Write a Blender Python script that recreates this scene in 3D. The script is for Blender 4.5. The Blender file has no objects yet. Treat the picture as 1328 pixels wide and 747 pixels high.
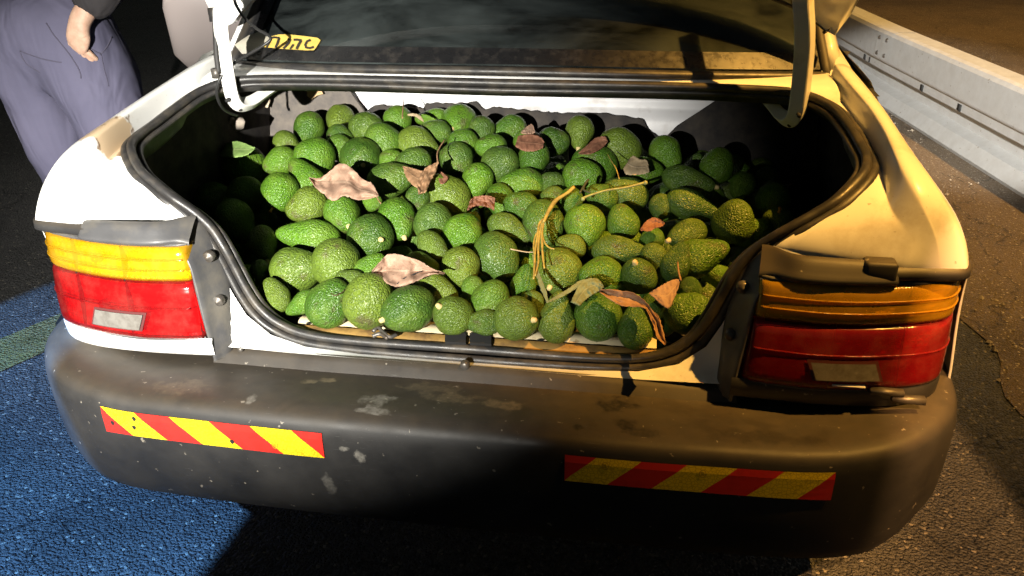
import bpy, bmesh, math, random
import numpy as np
from mathutils import Vector, Matrix, noise
random.seed(7)
rng = np.random.default_rng(7)
S = bpy.context.scene
COL = S.collection
rad = math.radians

# ------------------------------------------------------------------ camera
F = 1045.9
CP = np.array((0.28988, -1.11004, 1.32978))
CR = np.array(((0.98692119, 0.16034837, -0.01658179),
               (0.05975679, -0.45943706, -0.8861979),
               (-0.14971868, 0.87361662, -0.46301007)))      # rows: right, down, forward
cd = bpy.data.cameras.new('camera')
cam = bpy.data.objects.new('camera', cd)
COL.objects.link(cam)
M = Matrix.Identity(4)
for i in range(3):
    M[i][0], M[i][1], M[i][2], M[i][3] = CR[0][i], -CR[1][i], -CR[2][i], CP[i]
cam.matrix_world = M
cd.sensor_width = 36.0
cd.lens = F / 1328 * 36
cd.clip_start, cd.clip_end = 0.02, 500
S.camera = cam

def ray(px, py):
    return np.array(((px - 664) / F, (py - 373.5) / F, 1.0)) @ CR
def at(px, py, y=None, x=None, z=None):
    d = ray(px, py)
    ax, v = (0, x) if x is not None else ((1, y) if y is not None else (2, z))
    return CP + d * ((v - CP[ax]) / d[ax])

# ------------------------------------------------------------------ night sky, lamps
W = bpy.data.worlds.new('World'); S.world = W; W.use_nodes = True
wn = W.node_tree
sky = wn.nodes.new('ShaderNodeTexSky'); sky.sky_type = 'NISHITA'; sky.sun_disc = False
sky.sun_elevation = rad(2.0); sky.sun_rotation = rad(60)
wn.links.new(sky.outputs[0], wn.nodes['Background'].inputs[0])
wn.nodes['Background'].inputs[1].default_value = 0.035
S.view_settings.view_transform = 'Standard'; S.view_settings.look = 'None'
S.view_settings.exposure = 0; S.view_settings.gamma = 1

def spot(name, loc, aim, watts, color, deg, blend, radius, sx=1, sy=1, square=False):
    l = bpy.data.lights.new(name, 'SPOT')
    l.energy = watts; l.color = color; l.spot_size = rad(deg); l.spot_blend = blend
    l.shadow_soft_size = radius
    o = bpy.data.objects.new(name, l); COL.objects.link(o)
    o.location = loc
    o.rotation_euler = (Vector(aim) - Vector(loc)).to_track_quat('-Z', 'Y').to_euler()
    if square:                                       # cone squared up with the road to shape the lit area
        z = (Vector(loc) - Vector(aim)).normalized(); x = (Vector((1, 0, 0)) - z * z.x).normalized()
        o.rotation_euler = Matrix((x, z.cross(x), z)).transposed().to_euler()
    o.scale = (sx, sy, 1)
    return o
# white work light behind the photographer's left shoulder
spot('work_light', (-0.25, -2.2, 1.5), (-0.77, 0.625, 0.62), 1330, (1.0, 0.96, 0.87), 51, 1.0, 0.012, 1, 0.55)
# sodium street lamp high on the right, a little behind the car
spot('street_lamp_light', (3.9, -0.45, 8.2), (0.56, 0.42, 0.65), 8200, (1.0, 0.50, 0.09), 8.6, 1.0, 0.05, 1.1, 1.1, True)
# second sodium lamp over the shoulder beyond the barrier
spot('shoulder_lamp_light', (3.6, 2.2, 6.5), (3.3, 4.0, 0.0), 3300, (1.0, 0.55, 0.13), 74, 0.6, 0.06)
# added narrow spot behind right, cone shaped to the lit patch of road
spot('road_patch_fill_light', (0.98, -4.2, 5.6), (0.935, 0.25, 0.0), 4400, (1.0, 0.50, 0.17), 4.3, 0.10, 0.03, 1, 2.6)
# added fill light from the left, only to brighten the parked vehicle
spot('vehicle_fill_light', (-5.2, 0.6, 3.6), (-2.15, 3.6, 0.55), 1000, (1.0, 0.90, 0.84), 17, 0.4, 0.05)
# blue flasher bar of a patrol vehicle, high on the left
spot('blue_flasher_light', (-1.30, -2.0, 2.6), (-1.30, -0.02, 0.0), 2100, (0.16, 0.44, 1.0), 24.5, 0.04, 0.02, 1, 1.45)
# cold white floodlight behind, on the roadside barrier
spot('flood_light', (0.55, -4.5, 2.3), (1.85, 3.0, 0.30), 8800, (1.0, 0.97, 0.90), 13.5, 0.5, 0.03, 1, 0.5)

# ------------------------------------------------------------------ materials
def mat(name, base=(.5, .5, .5), rough=.5, metal=0, spec=.5, coat=0):
    m = bpy.data.materials.new(name); m.use_nodes = True
    b = m.node_tree.nodes['Principled BSDF']
    b.inputs['Base Color'].default_value = (*base, 1); b.inputs['Roughness'].default_value = rough
    b.inputs['Metallic'].default_value = metal; b.inputs['Specular IOR Level'].default_value = spec
    b.inputs['Coat Weight'].default_value = coat
    return m
class N:
    """small helper to wire shader nodes"""
    def __init__(s, m): s.t = m.node_tree; s.b = s.t.nodes['Principled BSDF']
    def n(s, typ, **kw):
        o = s.t.nodes.new(typ)
        for k, v in kw.items():
            if k in o.inputs: o.inputs[k].default_value = v
            else: setattr(o, k, v)
        return o
    def l(s, a, b): s.t.links.new(a, b)
    def coord(s): return s.n('ShaderNodeTexCoord').outputs['Object']
    def noise(s, scale, detail=4, rough=.55, vec=None, dist=0):
        o = s.n('ShaderNodeTexNoise', Scale=scale, Detail=detail, Roughness=rough, Distortion=dist)
        s.l(vec if vec is not None else s.coord(), o.inputs['Vector']); return o.outputs['Fac']
    def ramp(s, fac, stops):
        o = s.n('ShaderNodeValToRGB'); r = o.color_ramp
        while len(r.elements) < len(stops): r.elements.new(.5)
        for e, (p, c) in zip(r.elements, stops):
            e.position = p; e.color = (*c, 1) if len(c) == 3 else c
        s.l(fac, o.inputs[0]); return o.outputs[0]
    def mix(s, fac, a, b, mode='MIX'):
        o = s.n('ShaderNodeMix', data_type='RGBA', blend_type=mode)
        for sock, v in ((o.inputs[0], fac), (o.inputs[6], a), (o.inputs[7], b)):
            if isinstance(v, (int, float)): sock.default_value = v
            elif isinstance(v, tuple): sock.default_value = (*v, 1)
            else: s.l(v, sock)
        return o.outputs[2]
    def math(s, op, a, b=0.0, c=None):
        o = s.n('ShaderNodeMath', operation=op)
        for i, v in enumerate((a, b) if c is None else (a, b, c)):
            if isinstance(v, (int, float)): o.inputs[i].default_value = v
            else: s.l(v, o.inputs[i])
        return o.outputs[0]
    def bump(s, h, strength=.3, dist=.002, chain=None):
        o = s.n('ShaderNodeBump', Strength=strength, Distance=dist); s.l(h, o.inputs['Height'])
        if chain is not None: s.l(chain, o.inputs['Normal'])
        return o.outputs[0]
    def col(s, v): s.l(v, s.b.inputs['Base Color'])
    def rough(s, v): s.l(v, s.b.inputs['Roughness'])
    def nrm(s, v): s.l(v, s.b.inputs['Normal'])

def dirt_mat(name, base, dirt, rough, scale=6, amount=(.5, .75), metal=0, coat=0, bumps=.0, spec=.5, speck=None):
    m = mat(name, base, rough, metal, spec, coat); n = N(m)
    f = n.ramp(n.noise(scale, 8, .65), [(amount[0], (0, 0, 0)), (amount[1], (1, 1, 1))])
    c = n.mix(f, base, dirt)
    if speck:
        sf = n.ramp(n.noise(speck[1], 3, .5), [(speck[2], (0, 0, 0)), (speck[2] + .04, (1, 1, 1))])
        c = n.mix(sf, c, speck[0])
    n.col(c)
    n.rough(n.ramp(n.noise(scale * 2.3, 5), [(.3, (rough * .8,) * 3), (.7, (min(1, rough * 1.3),) * 3)]))
    if bumps: n.nrm(n.bump(n.noise(scale * 25, 3), bumps, .001))
    return m

def paint_mat(name):
    m = mat(name, (.72, .72, .70), .34, 0, .5, .5); n = N(m); p = n.coord()
    g = n.ramp(n.noise(9, 9, .7), [(.54, (0, 0, 0)), (.72, (1, 1, 1))])
    c = n.mix(n.math('MULTIPLY', g, .55), (.74, .74, .72), (.42, .37, .28))
    sp = n.ramp(n.noise(95, 3, .5), [(.70, (0, 0, 0)), (.75, (1, 1, 1))])
    c = n.mix(n.math('MULTIPLY', sp, .5), c, (.16, .11, .07))
    # beige filler patch on the left shoulder, ragged rim
    d = n.n('ShaderNodeVectorMath', operation='DISTANCE'); n.l(p, d.inputs[0]); d.inputs[1].default_value = (-.70, .215, .885)
    dd = n.math('ADD', d.outputs['Value'], n.math('MULTIPLY', n.math('SUBTRACT', n.noise(26, 4), .5), .09))
    pm = n.ramp(dd, [(.050, (1, 1, 1)), (.056, (0, 0, 0))])
    rim = n.ramp(dd, [(.044, (0, 0, 0)), (.051, (1, 1, 1)), (.055, (1, 1, 1)), (.062, (0, 0, 0))])
    c = n.mix(pm, c, (.56, .42, .27))
    c = n.mix(n.math('MULTIPLY', rim, n.ramp(n.noise(40, 2), [(.48, (0, 0, 0)), (.55, (1, 1, 1))])), c, (.16, .09, .04))
    n.col(c); return m

def plastic_black(name, stains=()):
    m = mat(name, (.03, .03, .03), .42); n = N(m); p = n.coord()
    geo = n.n('ShaderNodeNewGeometry'); sep = n.n('ShaderNodeSeparateXYZ'); n.l(geo.outputs['Normal'], sep.inputs[0])
    up = n.ramp(sep.outputs['Z'], [(.35, (0, 0, 0)), (.95, (1, 1, 1))])
    fine = n.ramp(n.noise(30, 8, .7), [(.35, (0, 0, 0)), (.7, (1, 1, 1))])
    dust = n.math('MULTIPLY', up, n.math('ADD', n.math('MULTIPLY', fine, .5), .5))
    c = n.mix(n.ramp(n.noise(7, 6, .6), [(.35, (0, 0, 0)), (.75, (1, 1, 1))]), (.017, .017, .018), (.036, .034, .032))
    c = n.mix(n.math('MULTIPLY', dust, .8), c, (.072, .056, .038))
    blot = n.ramp(n.noise(11, 3, .5, dist=.6), [(.60, (0, 0, 0)), (.70, (1, 1, 1))])
    c = n.mix(n.math('MULTIPLY', blot, n.math('MULTIPLY', up, .8)), c, (.035, .028, .02))
    st = n.n('ShaderNodeMapping'); st.inputs['Scale'].default_value = (3, 60, 60); n.l(p, st.inputs['Vector'])
    scr = n.ramp(n.noise(9, 4, .7, vec=st.outputs[0]), [(.66, (0, 0, 0)), (.72, (1, 1, 1))])
    c = n.mix(n.math('MULTIPLY', scr, .22), c, (.3, .29, .27))
    spk = n.ramp(n.noise(75, 2, .5), [(.715, (0, 0, 0)), (.75, (1, 1, 1))])
    c = n.mix(n.math('MULTIPLY', spk, .55), c, (.36, .32, .26))
    wn_ = n.n('ShaderNodeTexNoise', Scale=38.0, Detail=5.0, Roughness=.62); n.l(p, wn_.inputs['Vector'])
    fine2 = n.noise(150, 3, .6)
    for (cx, cy, cz, rx, rz, colr, strength) in stains:
        sb = n.n('ShaderNodeVectorMath', operation='SUBTRACT'); n.l(p, sb.inputs[0]); sb.inputs[1].default_value = (cx, cy, cz)
        ml = n.n('ShaderNodeVectorMath', operation='MULTIPLY'); n.l(sb.outputs[0], ml.inputs[0]); ml.inputs[1].default_value = (1 / rx, 1 / rz, 1 / rz)
        ln = n.n('ShaderNodeVectorMath', operation='LENGTH'); n.l(ml.outputs[0], ln.inputs[0])
        dd = n.math('ADD', ln.outputs['Value'], n.math('MULTIPLY', n.math('SUBTRACT', wn_.outputs['Fac'], .5), 2.6))
        f = n.ramp(dd, [(.55, (1, 1, 1)), (1.0, (0, 0, 0))])
        f = n.math('MULTIPLY', f, n.ramp(fine2, [(.30, (.35, .35, .35)), (.60, (1, 1, 1))]))
        c = n.mix(n.math('MULTIPLY', f, strength), c, colr)
    n.col(c)
    n.rough(n.ramp(n.noise(14, 6), [(.3, (.44,) * 3), (.7, (.64,) * 3)]))
    n.nrm(n.bump(n.noise(420, 2), .12, .0006)); return m

def avocado_mat():
    m = mat('avocado_skin', (.06, .14, .02), .34, 0, .36); n = N(m); p = n.coord()
    inf = n.n('ShaderNodeObjectInfo')
    add = n.n('ShaderNodeVectorMath', operation='ADD'); n.l(p, add.inputs[0])
    cmb = n.n('ShaderNodeCombineXYZ'); n.l(n.math('MULTIPLY', inf.outputs['Random'], 7), cmb.inputs[0]); n.l(cmb.outputs[0], add.inputs[1])
    q = add.outputs[0]
    wob = n.n('ShaderNodeVectorMath', operation='MULTIPLY_ADD')
    nz = n.n('ShaderNodeTexNoise', Scale=3.4, Detail=2.0); n.l(q, nz.inputs['Vector'])
    n.l(nz.outputs['Color'], wob.inputs[0]); wob.inputs[1].default_value = (.26,) * 3; n.l(q, wob.inputs[2])
    vor = n.n('ShaderNodeTexVoronoi', feature='SMOOTH_F1', Scale=13.5, Smoothness=.6); n.l(wob.outputs[0], vor.inputs['Vector'])
    cell = vor.outputs['Distance']
    r2 = n.math('FRACT', n.math('MULTIPLY', inf.outputs['Random'], 17.3))
    tone = n.ramp(r2, [(0, (.036, .078, .012)), (.18, (.066, .158, .012)), (.45, (.100, .215, .014)), (.62, (.055, .105, .018)), (.80, (.120, .170, .020)), (1, (.045, .100, .016))])
    peb = n.ramp(cell, [(.15, (1, 1, 1)), (.65, (0, 0, 0))])
    c = n.mix(n.math('MULTIPLY', peb, .55), tone, (.020, .052, .009))
    big = n.ramp(n.noise(1.1, 4, .6, vec=q), [(.45, (0, 0, 0)), (.70, (1, 1, 1))])
    c = n.mix(n.math('MULTIPLY', big, .55), c, (.130, .200, .026))
    brn = n.ramp(n.noise(.8, 5, .65, vec=q), [(.60, (0, 0, 0)), (.70, (1, 1, 1))])
    c = n.mix(n.math('MULTIPLY', brn, .7), c, (.070, .050, .028))
    lent = n.n('ShaderNodeTexVoronoi', Scale=5.0); n.l(q, lent.inputs['Vector'])
    ls = n.ramp(lent.outputs['Distance'], [(.10, (1, 1, 1)), (.17, (0, 0, 0))])
    c = n.mix(n.math('MULTIPLY', ls, .32), c, (.17, .26, .04))
    n.col(c)
    h = n.math('ADD', n.math('MULTIPLY', cell, -1.0), n.math('MULTIPLY', n.noise(20, 2, .5, vec=q), .25))
    n.nrm(n.bump(h, .85, .0030))
    n.rough(n.ramp(n.noise(2.4, 3, vec=q), [(.3, (.27,) * 3), (.7, (.44,) * 3)])); return m

def lens_mat(name, tint, body, grime=.25):
    m = mat(name, body, .3); n = N(m); t = n.t; out = t.nodes['Material Output']
    wz = n.n('ShaderNodeTexWave', wave_type='BANDS', bands_direction='Z', Scale=26.0); n.l(n.coord(), wz.inputs['Vector'])
    wx = n.n('ShaderNodeTexWave', wave_type='BANDS', bands_direction='X', Scale=60.0); n.l(n.coord(), wx.inputs['Vector'])
    cell = n.ramp(n.noise(8, 1), [(.47, (0, 0, 0)), (.53, (1, 1, 1))])
    h = n.math('ADD', n.math('MULTIPLY', wz.outputs['Fac'], .6), n.math('MULTIPLY', wx.outputs['Fac'], n.math('MULTIPLY', cell, .8)))
    nb = n.bump(h, .25, .0012)
    tr = n.n('ShaderNodeBsdfTransparent'); tr.inputs[0].default_value = (*tint, 1)
    g = n.ramp(n.noise(24, 7, .7), [(.42, (0, 0, 0)), (.75, (1, 1, 1))])
    df = n.n('ShaderNodeBsdfDiffuse'); n.l(n.mix(n.math('MULTIPLY', g, grime), body, (.22, .17, .12)), df.inputs[0]); n.l(nb, df.inputs[1])
    gl = n.n('ShaderNodeBsdfGlossy'); gl.inputs['Roughness'].default_value = .14; n.l(nb, gl.inputs['Normal'])
    fr = n.n('ShaderNodeFresnel', IOR=1.5)
    m1 = n.n('ShaderNodeMixShader'); n.l(n.math('ADD', n.math('MULTIPLY', g, .2), .34), m1.inputs[0]); n.l(tr.outputs[0], m1.inputs[1]); n.l(df.outputs[0], m1.inputs[2])
    m2 = n.n('ShaderNodeMixShader'); n.l(fr.outputs[0], m2.inputs[0]); n.l(m1.outputs[0], m2.inputs[1]); n.l(gl.outputs[0], m2.inputs[2])
    n.l(m2.outputs[0], out.inputs['Surface']); return m

PAINT = paint_mat('white_paint')
BLACKP = plastic_black('black_bumper_plastic')
TRIM = dirt_mat('grey_rubber_trim', (.055, .055, .058), (.13, .115, .09), .5, 12, (.45, .8), bumps=.15)
SEAL = dirt_mat('worn_rubber', (.022, .021, .021), (.085, .072, .055), .42, 22, (.45, .75), bumps=.25)
CARPET = dirt_mat('boot_carpet', (.035, .033, .034), (.075, .065, .055), .95, 24, (.35, .75), bumps=.9, spec=.1)
CARPETG = dirt_mat('grey_carpet', (.11, .10, .095), (.19, .165, .14), .95, 40, (.35, .75), bumps=.9, spec=.1)
METALW = dirt_mat('inner_white_metal', (.68, .68, .70), (.40, .36, .33), .4, 9, (.55, .8))
CREAM = dirt_mat('cream_sill_metal', (.62, .52, .33), (.22, .11, .04), .42, 26, (.55, .66), speck=((.06, .04, .03), 60, .68))
RUST = dirt_mat('rusty_lip', (.30, .18, .05), (.09, .05, .025), .55, 30, (.45, .7), bumps=.3)
AMBER = lens_mat('amber_lens_plastic', (.97, .62, .03), (.70, .37, .008))
RED = lens_mat('red_lens_plastic', (.80, .03, .03), (.34, .010, .013))
REFL = mat('lamp_reflector', (.80, .80, .80), .32, .6); n_ = N(REFL); br_ = n_.n('ShaderNodeTexVoronoi', Scale=95.0, distance='CHEBYCHEV', Randomness=.1); n_.l(n_.coord(), br_.inputs['Vector']); n_.nrm(n_.bump(br_.outputs['Distance'], .9, .004))
CLEARL = dirt_mat('milky_reflector', (.17, .16, .145), (.09, .08, .07), .22, 60, (.4, .75), coat=.4)
DARK = mat('dark_void', (.012, .012, .012), .8)
BOLT = dirt_mat('dull_bolt', (.16, .15, .14), (.08, .06, .04), .45, 40, (.4, .7), metal=.6)
ARMP = dirt_mat('hinge_paint', (.66, .65, .62), (.4, .33, .24), .38, 14, (.58, .8), speck=((.12, .08, .05), 80, .72))
CABLEM = mat('cable_rubber', (.018, .018, .018), .45)
SCAR = dirt_mat('stem_scar', (.60, .50, .22), (.34, .22, .08), .6, 200, (.4, .7))
STALK = dirt_mat('stalk_orange', (.55, .27, .05), (.30, .14, .03), .6, 150, (.4, .7))
TYRE = mat('tyre_rubber', (.02, .02, .02), .8)
RIM = mat('grey_steel_rim', (.25, .25, .26), .4, .7)
AVO = avocado_mat()

def leaf_mat(name, a, b, vein):
    m = mat(name, a, .62, 0, .25); n = N(m); uv = n.n('ShaderNodeTexCoord').outputs['UV']
    c = n.mix(n.ramp(n.noise(55, 6, .65), [(.35, (0, 0, 0)), (.7, (1, 1, 1))]), a, b)
    c = n.mix(n.ramp(n.noise(210, 3, .6), [(.66, (0, 0, 0)), (.72, (1, 1, 1))]), c, tuple(v * .45 for v in b))
    sep = n.n('ShaderNodeSeparateXYZ'); n.l(uv, sep.inputs[0])
    mid = n.math('ABSOLUTE', n.math('SUBTRACT', sep.outputs['Y'], .5))
    rib = n.ramp(mid, [(.015, (1, 1, 1)), (.045, (0, 0, 0))])
    sv = n.math('FRACT', n.math('ADD', n.math('MULTIPLY', sep.outputs['X'], 7), n.math('MULTIPLY', mid, -3.2)))
    side = n.ramp(sv, [(.03, (1, 1, 1)), (.10, (0, 0, 0))])
    v = n.math('MAXIMUM', rib, n.math('MULTIPLY', side, .55))
    c = n.mix(n.math('MULTIPLY', v, .6), c, vein); n.col(c)
    n.nrm(n.bump(n.math('ADD', n.math('MULTIPLY', v, 1.2), n.noise(120, 4)), .4, .0012)); return m
LEAF_PINK = leaf_mat('dry_leaf_pinkish', (.34, .22, .155), (.24, .145, .10), (.38, .27, .19))
LEAF_TAN = leaf_mat('dry_leaf_tan', (.34, .20, .11), (.22, .12, .06), (.40, .26, .15))
LEAF_RUST = leaf_mat('dry_leaf_rust', (.24, .11, .065), (.15, .065, .04), (.28, .15, .09))
LEAF_GREY = leaf_mat('leaf_grey_green', (.19, .21, .09), (.14, .16, .08), (.26, .27, .14))
LEAF_GREEN = leaf_mat('leaf_fresh_green', (.20, .30, .09), (.13, .22, .06), (.3, .38, .16))
LEAF_BEIGE = leaf_mat('dry_leaf_beige', (.40, .31, .19), (.30, .22, .13), (.46, .37, .25))
TWIGY = dirt_mat('twig_yellow', (.42, .31, .06), (.17, .13, .04), .55, 60, (.4, .7))
TWIGG = dirt_mat('twig_green', (.26, .28, .09), (.18, .15, .06), .5, 90, (.4, .7))

# ------------------------------------------------------------------ mesh helpers
def mesh_ob(name, v, f, mats, parent=None, smooth=True, mi=None, uv=None):
    me = bpy.data.meshes.new(name)
    me.from_pydata([tuple(map(float, p)) for p in v], [], [tuple(map(int, q)) for q in f])
    for m in (mats if isinstance(mats, (list, tuple)) else [mats]): me.materials.append(m)
    if smooth: me.polygons.foreach_set('use_smooth', [True] * len(me.polygons))
    if mi is not None: me.polygons.foreach_set('material_index', mi)
    if uv is not None:
        ul = me.uv_layers.new(name='UVMap')
        for lp in me.loops: ul.data[lp.index].uv = uv[lp.vertex_index]
    me.update()
    o = bpy.data.objects.new(name, me); COL.objects.link(o)
    if parent: o.parent = parent
    return o
def empty(name, loc, label, cat, group=None):
    o = bpy.data.objects.new(name, None); COL.objects.link(o); o.location = loc
    o.empty_display_size = .05
    return tag(o, label, cat, group)
def tag(o, label, cat, group=None):
    o['label'] = label; o['category'] = cat
    if group: o['group'] = group
    return o
def child(o, parent):
    """parent a world-space mesh to an empty that only has a location"""
    o.parent = parent
    o.matrix_parent_inverse = Matrix.Translation(parent.location).inverted()
    return o
def structure(o, kind='structure'): o['kind'] = kind; return o
def grid(rows, closed_u=False, closed_v=False):
    R_ = len(rows); Cn = len(rows[0]); v = [p for r in rows for p in r]; f = []
    for i in range(R_ if closed_v else R_ - 1):
        for j in range(Cn if closed_u else Cn - 1):
            a = i * Cn + j; b = i * Cn + (j + 1) % Cn; c = ((i + 1) % R_) * Cn + (j + 1) % Cn; d = ((i + 1) % R_) * Cn + j
            f.append((a, b, c, d))
    return v, f
def smooth_path(pts, n, closed=False):
    P = np.array(pts, float); k = len(P); out = []
    seg = k if closed else k - 1
    for i in range(seg):
        p0 = P[(i - 1) % k] if (closed or i > 0) else 2 * P[0] - P[1]
        p1 = P[i]; p2 = P[(i + 1) % k]
        p3 = P[(i + 2) % k] if (closed or i + 2 < k) else 2 * P[-1] - P[-2]
        for t in np.linspace(0, 1, n, endpoint=False):
            out.append(.5 * (2 * p1 + (p2 - p0) * t + (2 * p0 - 5 * p1 + 4 * p2 - p3) * t * t + (3 * p1 - p0 - 3 * p2 + p3) * t ** 3))
    if not closed: out.append(P[-1])
    return np.array(out)
def tube(path, r, n=10, closed=False, cap=True, squash=None):
    P = np.array(path, float); k = len(P)
    rr = np.full(k, r) if np.isscalar(r) else np.interp(np.linspace(0, 1, k), np.linspace(0, 1, len(r)), r)
    T = np.roll(P, -1, 0) - np.roll(P, 1, 0) if closed else np.gradient(P, axis=0)
    T /= np.linalg.norm(T, axis=1)[:, None] + 1e-12
    nrm = np.cross(T[0], (0, 0, 1.0))
    if np.linalg.norm(nrm) < .1: nrm = np.cross(T[0], (1.0, 0, 0))
    rows = []
    for i in range(k):
        nrm = nrm - T[i] * (nrm @ T[i]); nrm /= np.linalg.norm(nrm) + 1e-12
        b = np.cross(T[i], nrm)
        s1, s2 = squash or (1, 1)
        rows.append([P[i] + rr[i] * (s1 * math.cos(a) * nrm + s2 * math.sin(a) * b) for a in np.linspace(0, 2 * math.pi, n, endpoint=False)])
    v, f = grid(rows, True, closed)
    if not closed and cap:
        f.append(tuple(range(n))[::-1]); f.append(tuple(range((k - 1) * n, k * n)))
    return v, f
def join(*vf):
    V, Fc = [], []
    for v, f in vf:
        o = len(V); V += list(v); Fc += [tuple(i + o for i in q) for q in f]
    return V, Fc
def box(c, s, R_=None):
    v = [np.array((x, y, z)) * np.array(s) / 2 for x in (-1, 1) for y in (-1, 1) for z in (-1, 1)]
    if R_ is not None: v = [R_ @ p for p in v]
    v = [p + np.array(c) for p in v]
    return v, [(0, 1, 3, 2), (4, 6, 7, 5), (0, 4, 5, 1), (2, 3, 7, 6), (0, 2, 6, 4), (1, 5, 7, 3)]
def bevel(o, w, seg=2):
    m = o.modifiers.new('bevel', 'BEVEL'); m.width = w; m.segments = seg; m.limit_method = 'ANGLE'; return o
def subsurf(o, l=2):
    m = o.modifiers.new('subsurf', 'SUBSURF'); m.levels = l; m.render_levels = l; return o
def solid(o, t, off=0):
    m = o.modifiers.new('solid', 'SOLIDIFY'); m.thickness = t; m.offset = off; return o
def mir(pts, s): return [(p[0] * s, p[1], p[2]) for p in pts]
def lathe(prof, n=24, axis='x', c=(0, 0, 0)):
    rows = []
    for a in np.linspace(0, 2 * math.pi, n, endpoint=False):
        rows.append([(c[0] + h, c[1] + r * math.cos(a), c[2] + r * math.sin(a)) if axis == 'x' else
                     (c[0] + r * math.cos(a), c[1] + h, c[2] + r * math.sin(a)) if axis == 'y' else
                     (c[0] + r * math.cos(a), c[1] + r * math.sin(a), c[2] + h) for r, h in prof])
    return grid(rows, False, True)
# ------------------------------------------------------------------ ground
def asphalt(name, a, b, scale=1.0, pale=(.22, .2, .17)):
    m = mat(name, a, .62, 0, .4); n = N(m); p = n.coord()
    v1 = n.n('ShaderNodeTexVoronoi', feature='F1', Scale=125.0 * scale, Randomness=1.0); n.l(p, v1.inputs['Vector'])
    v2 = n.n('ShaderNodeTexVoronoi', feature='F1', Scale=230.0 * scale); n.l(p, v2.inputs['Vector'])
    big = n.noise(3, 6, .6)
    c = n.mix(n.ramp(big, [(.3, (0, 0, 0)), (.7, (1, 1, 1))]), a, b)
    sepc = n.n('ShaderNodeSeparateColor'); n.l(v1.outputs['Color'], sepc.inputs[0])
    c = n.mix(n.ramp(sepc.outputs[0], [(.0, (0, 0, 0)), (1, (.6, .6, .6))]), c, tuple(x * 1.8 for x in b))
    cr = n.n('ShaderNodeTexVoronoi', feature='DISTANCE_TO_EDGE', Scale=1.7); dv = n.n('ShaderNodeVectorMath', operation='MULTIPLY_ADD'); nn_ = n.n('ShaderNodeTexNoise', Scale=4.0, Detail=6.0); n.l(p, nn_.inputs['Vector']); n.l(nn_.outputs['Color'], dv.inputs[0]); dv.inputs[1].default_value = (.5, .5, .5); n.l(p, dv.inputs[2]); n.l(dv.outputs[0], cr.inputs['Vector'])
    c = n.mix(n.math('MULTIPLY', n.ramp(cr.outputs['Distance'], [(.004, (1, 1, 1)), (.011, (0, 0, 0))]), .7), c, tuple(x * .3 for x in a))
    c = n.mix(n.math('MULTIPLY', n.ramp(n.noise(1.3, 5, .6), [(.48, (0, 0, 0)), (.62, (1, 1, 1))]), .45), c, tuple(x * .45 for x in a))
    c = n.mix(n.ramp(sepc.outputs[1], [(.968, (0, 0, 0)), (.975, (1, 1, 1))]), c, pale)
    n.col(c)
    h = n.math('ADD', n.math('MULTIPLY', v1.outputs['Distance'], -1.0), n.math('MULTIPLY', v2.outputs['Distance'], -.5))
    n.nrm(n.bump(h, 1.0, .012 / scale, n.bump(n.noise(45, 4), .5, .01)))
    n.rough(n.ramp(sepc.outputs[2], [(0, (.38,) * 3), (1, (.75,) * 3)])); return m
ASPH = asphalt('asphalt', (.045, .045, .048), (.070, .068, .066))
SOIL = asphalt('gravel_shoulder', (.090, .066, .042), (.120, .088, .056), 1.5, (.42, .36, .28))
DIRT = asphalt('bare_earth', (.24, .15, .06), (.32, .20, .08), .7, (.3, .2, .1))

def sheet(name, x0, x1, y0, y1, z, m, nx=2, ny=2, edge=None):
    rows = [[((edge(y) if (edge and j == 0) else x0 + (x1 - x0) * j / (nx - 1)), y, z) for j in range(nx)] for y in np.linspace(y0, y1, ny)]
    v, f = grid(rows); return structure(mesh_ob(name, v, f, m, smooth=False))
sheet('ground', -150, 150, -150, 150, -.008, DIRT)
sheet('asphalt_road', -14, 1.9, -12, 60, -.004, ASPH)
def ragged(y):
    base = np.interp(y, [-12, .2, .45, .88, 1.25, 3.9, 60], [1.9, 1.66, 1.52, 1.36, 1.34, 1.30, 1.30])
    return base + .05 * math.sin(9 * y) * math.sin(3.3 * y + 1) + .03 * noise.noise((y * 8, 0, 0))
sheet('gravel_shoulder', 1.4, 4.5, -12, 40, 0.0, SOIL, 3, 600, ragged)
# worn yellow lane line
YEL = asphalt('yellow_line_paint', (.22, .19, .045), (.10, .09, .05), 1, (.2, .2, .1))
q0, q1 = at(75, 408, z=0), at(0, 440, z=0); q3, q2 = at(75, 448, z=0), at(0, 500, z=0)
d_ = (q1 - q0); d_ /= np.linalg.norm(d_); e_ = (q3 - q0); e_ -= d_ * (e_ @ d_)
rows = []
for s in np.linspace(-3.0, .9, 60):
    a = q0 + d_ * s; w1 = .02 * noise.noise((s * 9, 3, 0)); w2 = .03 * noise.noise((s * 8, 7, 0))
    rows.append([tuple(a + e_ * (0 + w1) + (0, 0, .0008)), tuple(a + e_ * (1.0 + w2) + (0, 0, .0008))])
v, f = grid(rows); structure(mesh_ob('yellow_road_line', v, f, YEL, smooth=False))
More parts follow.
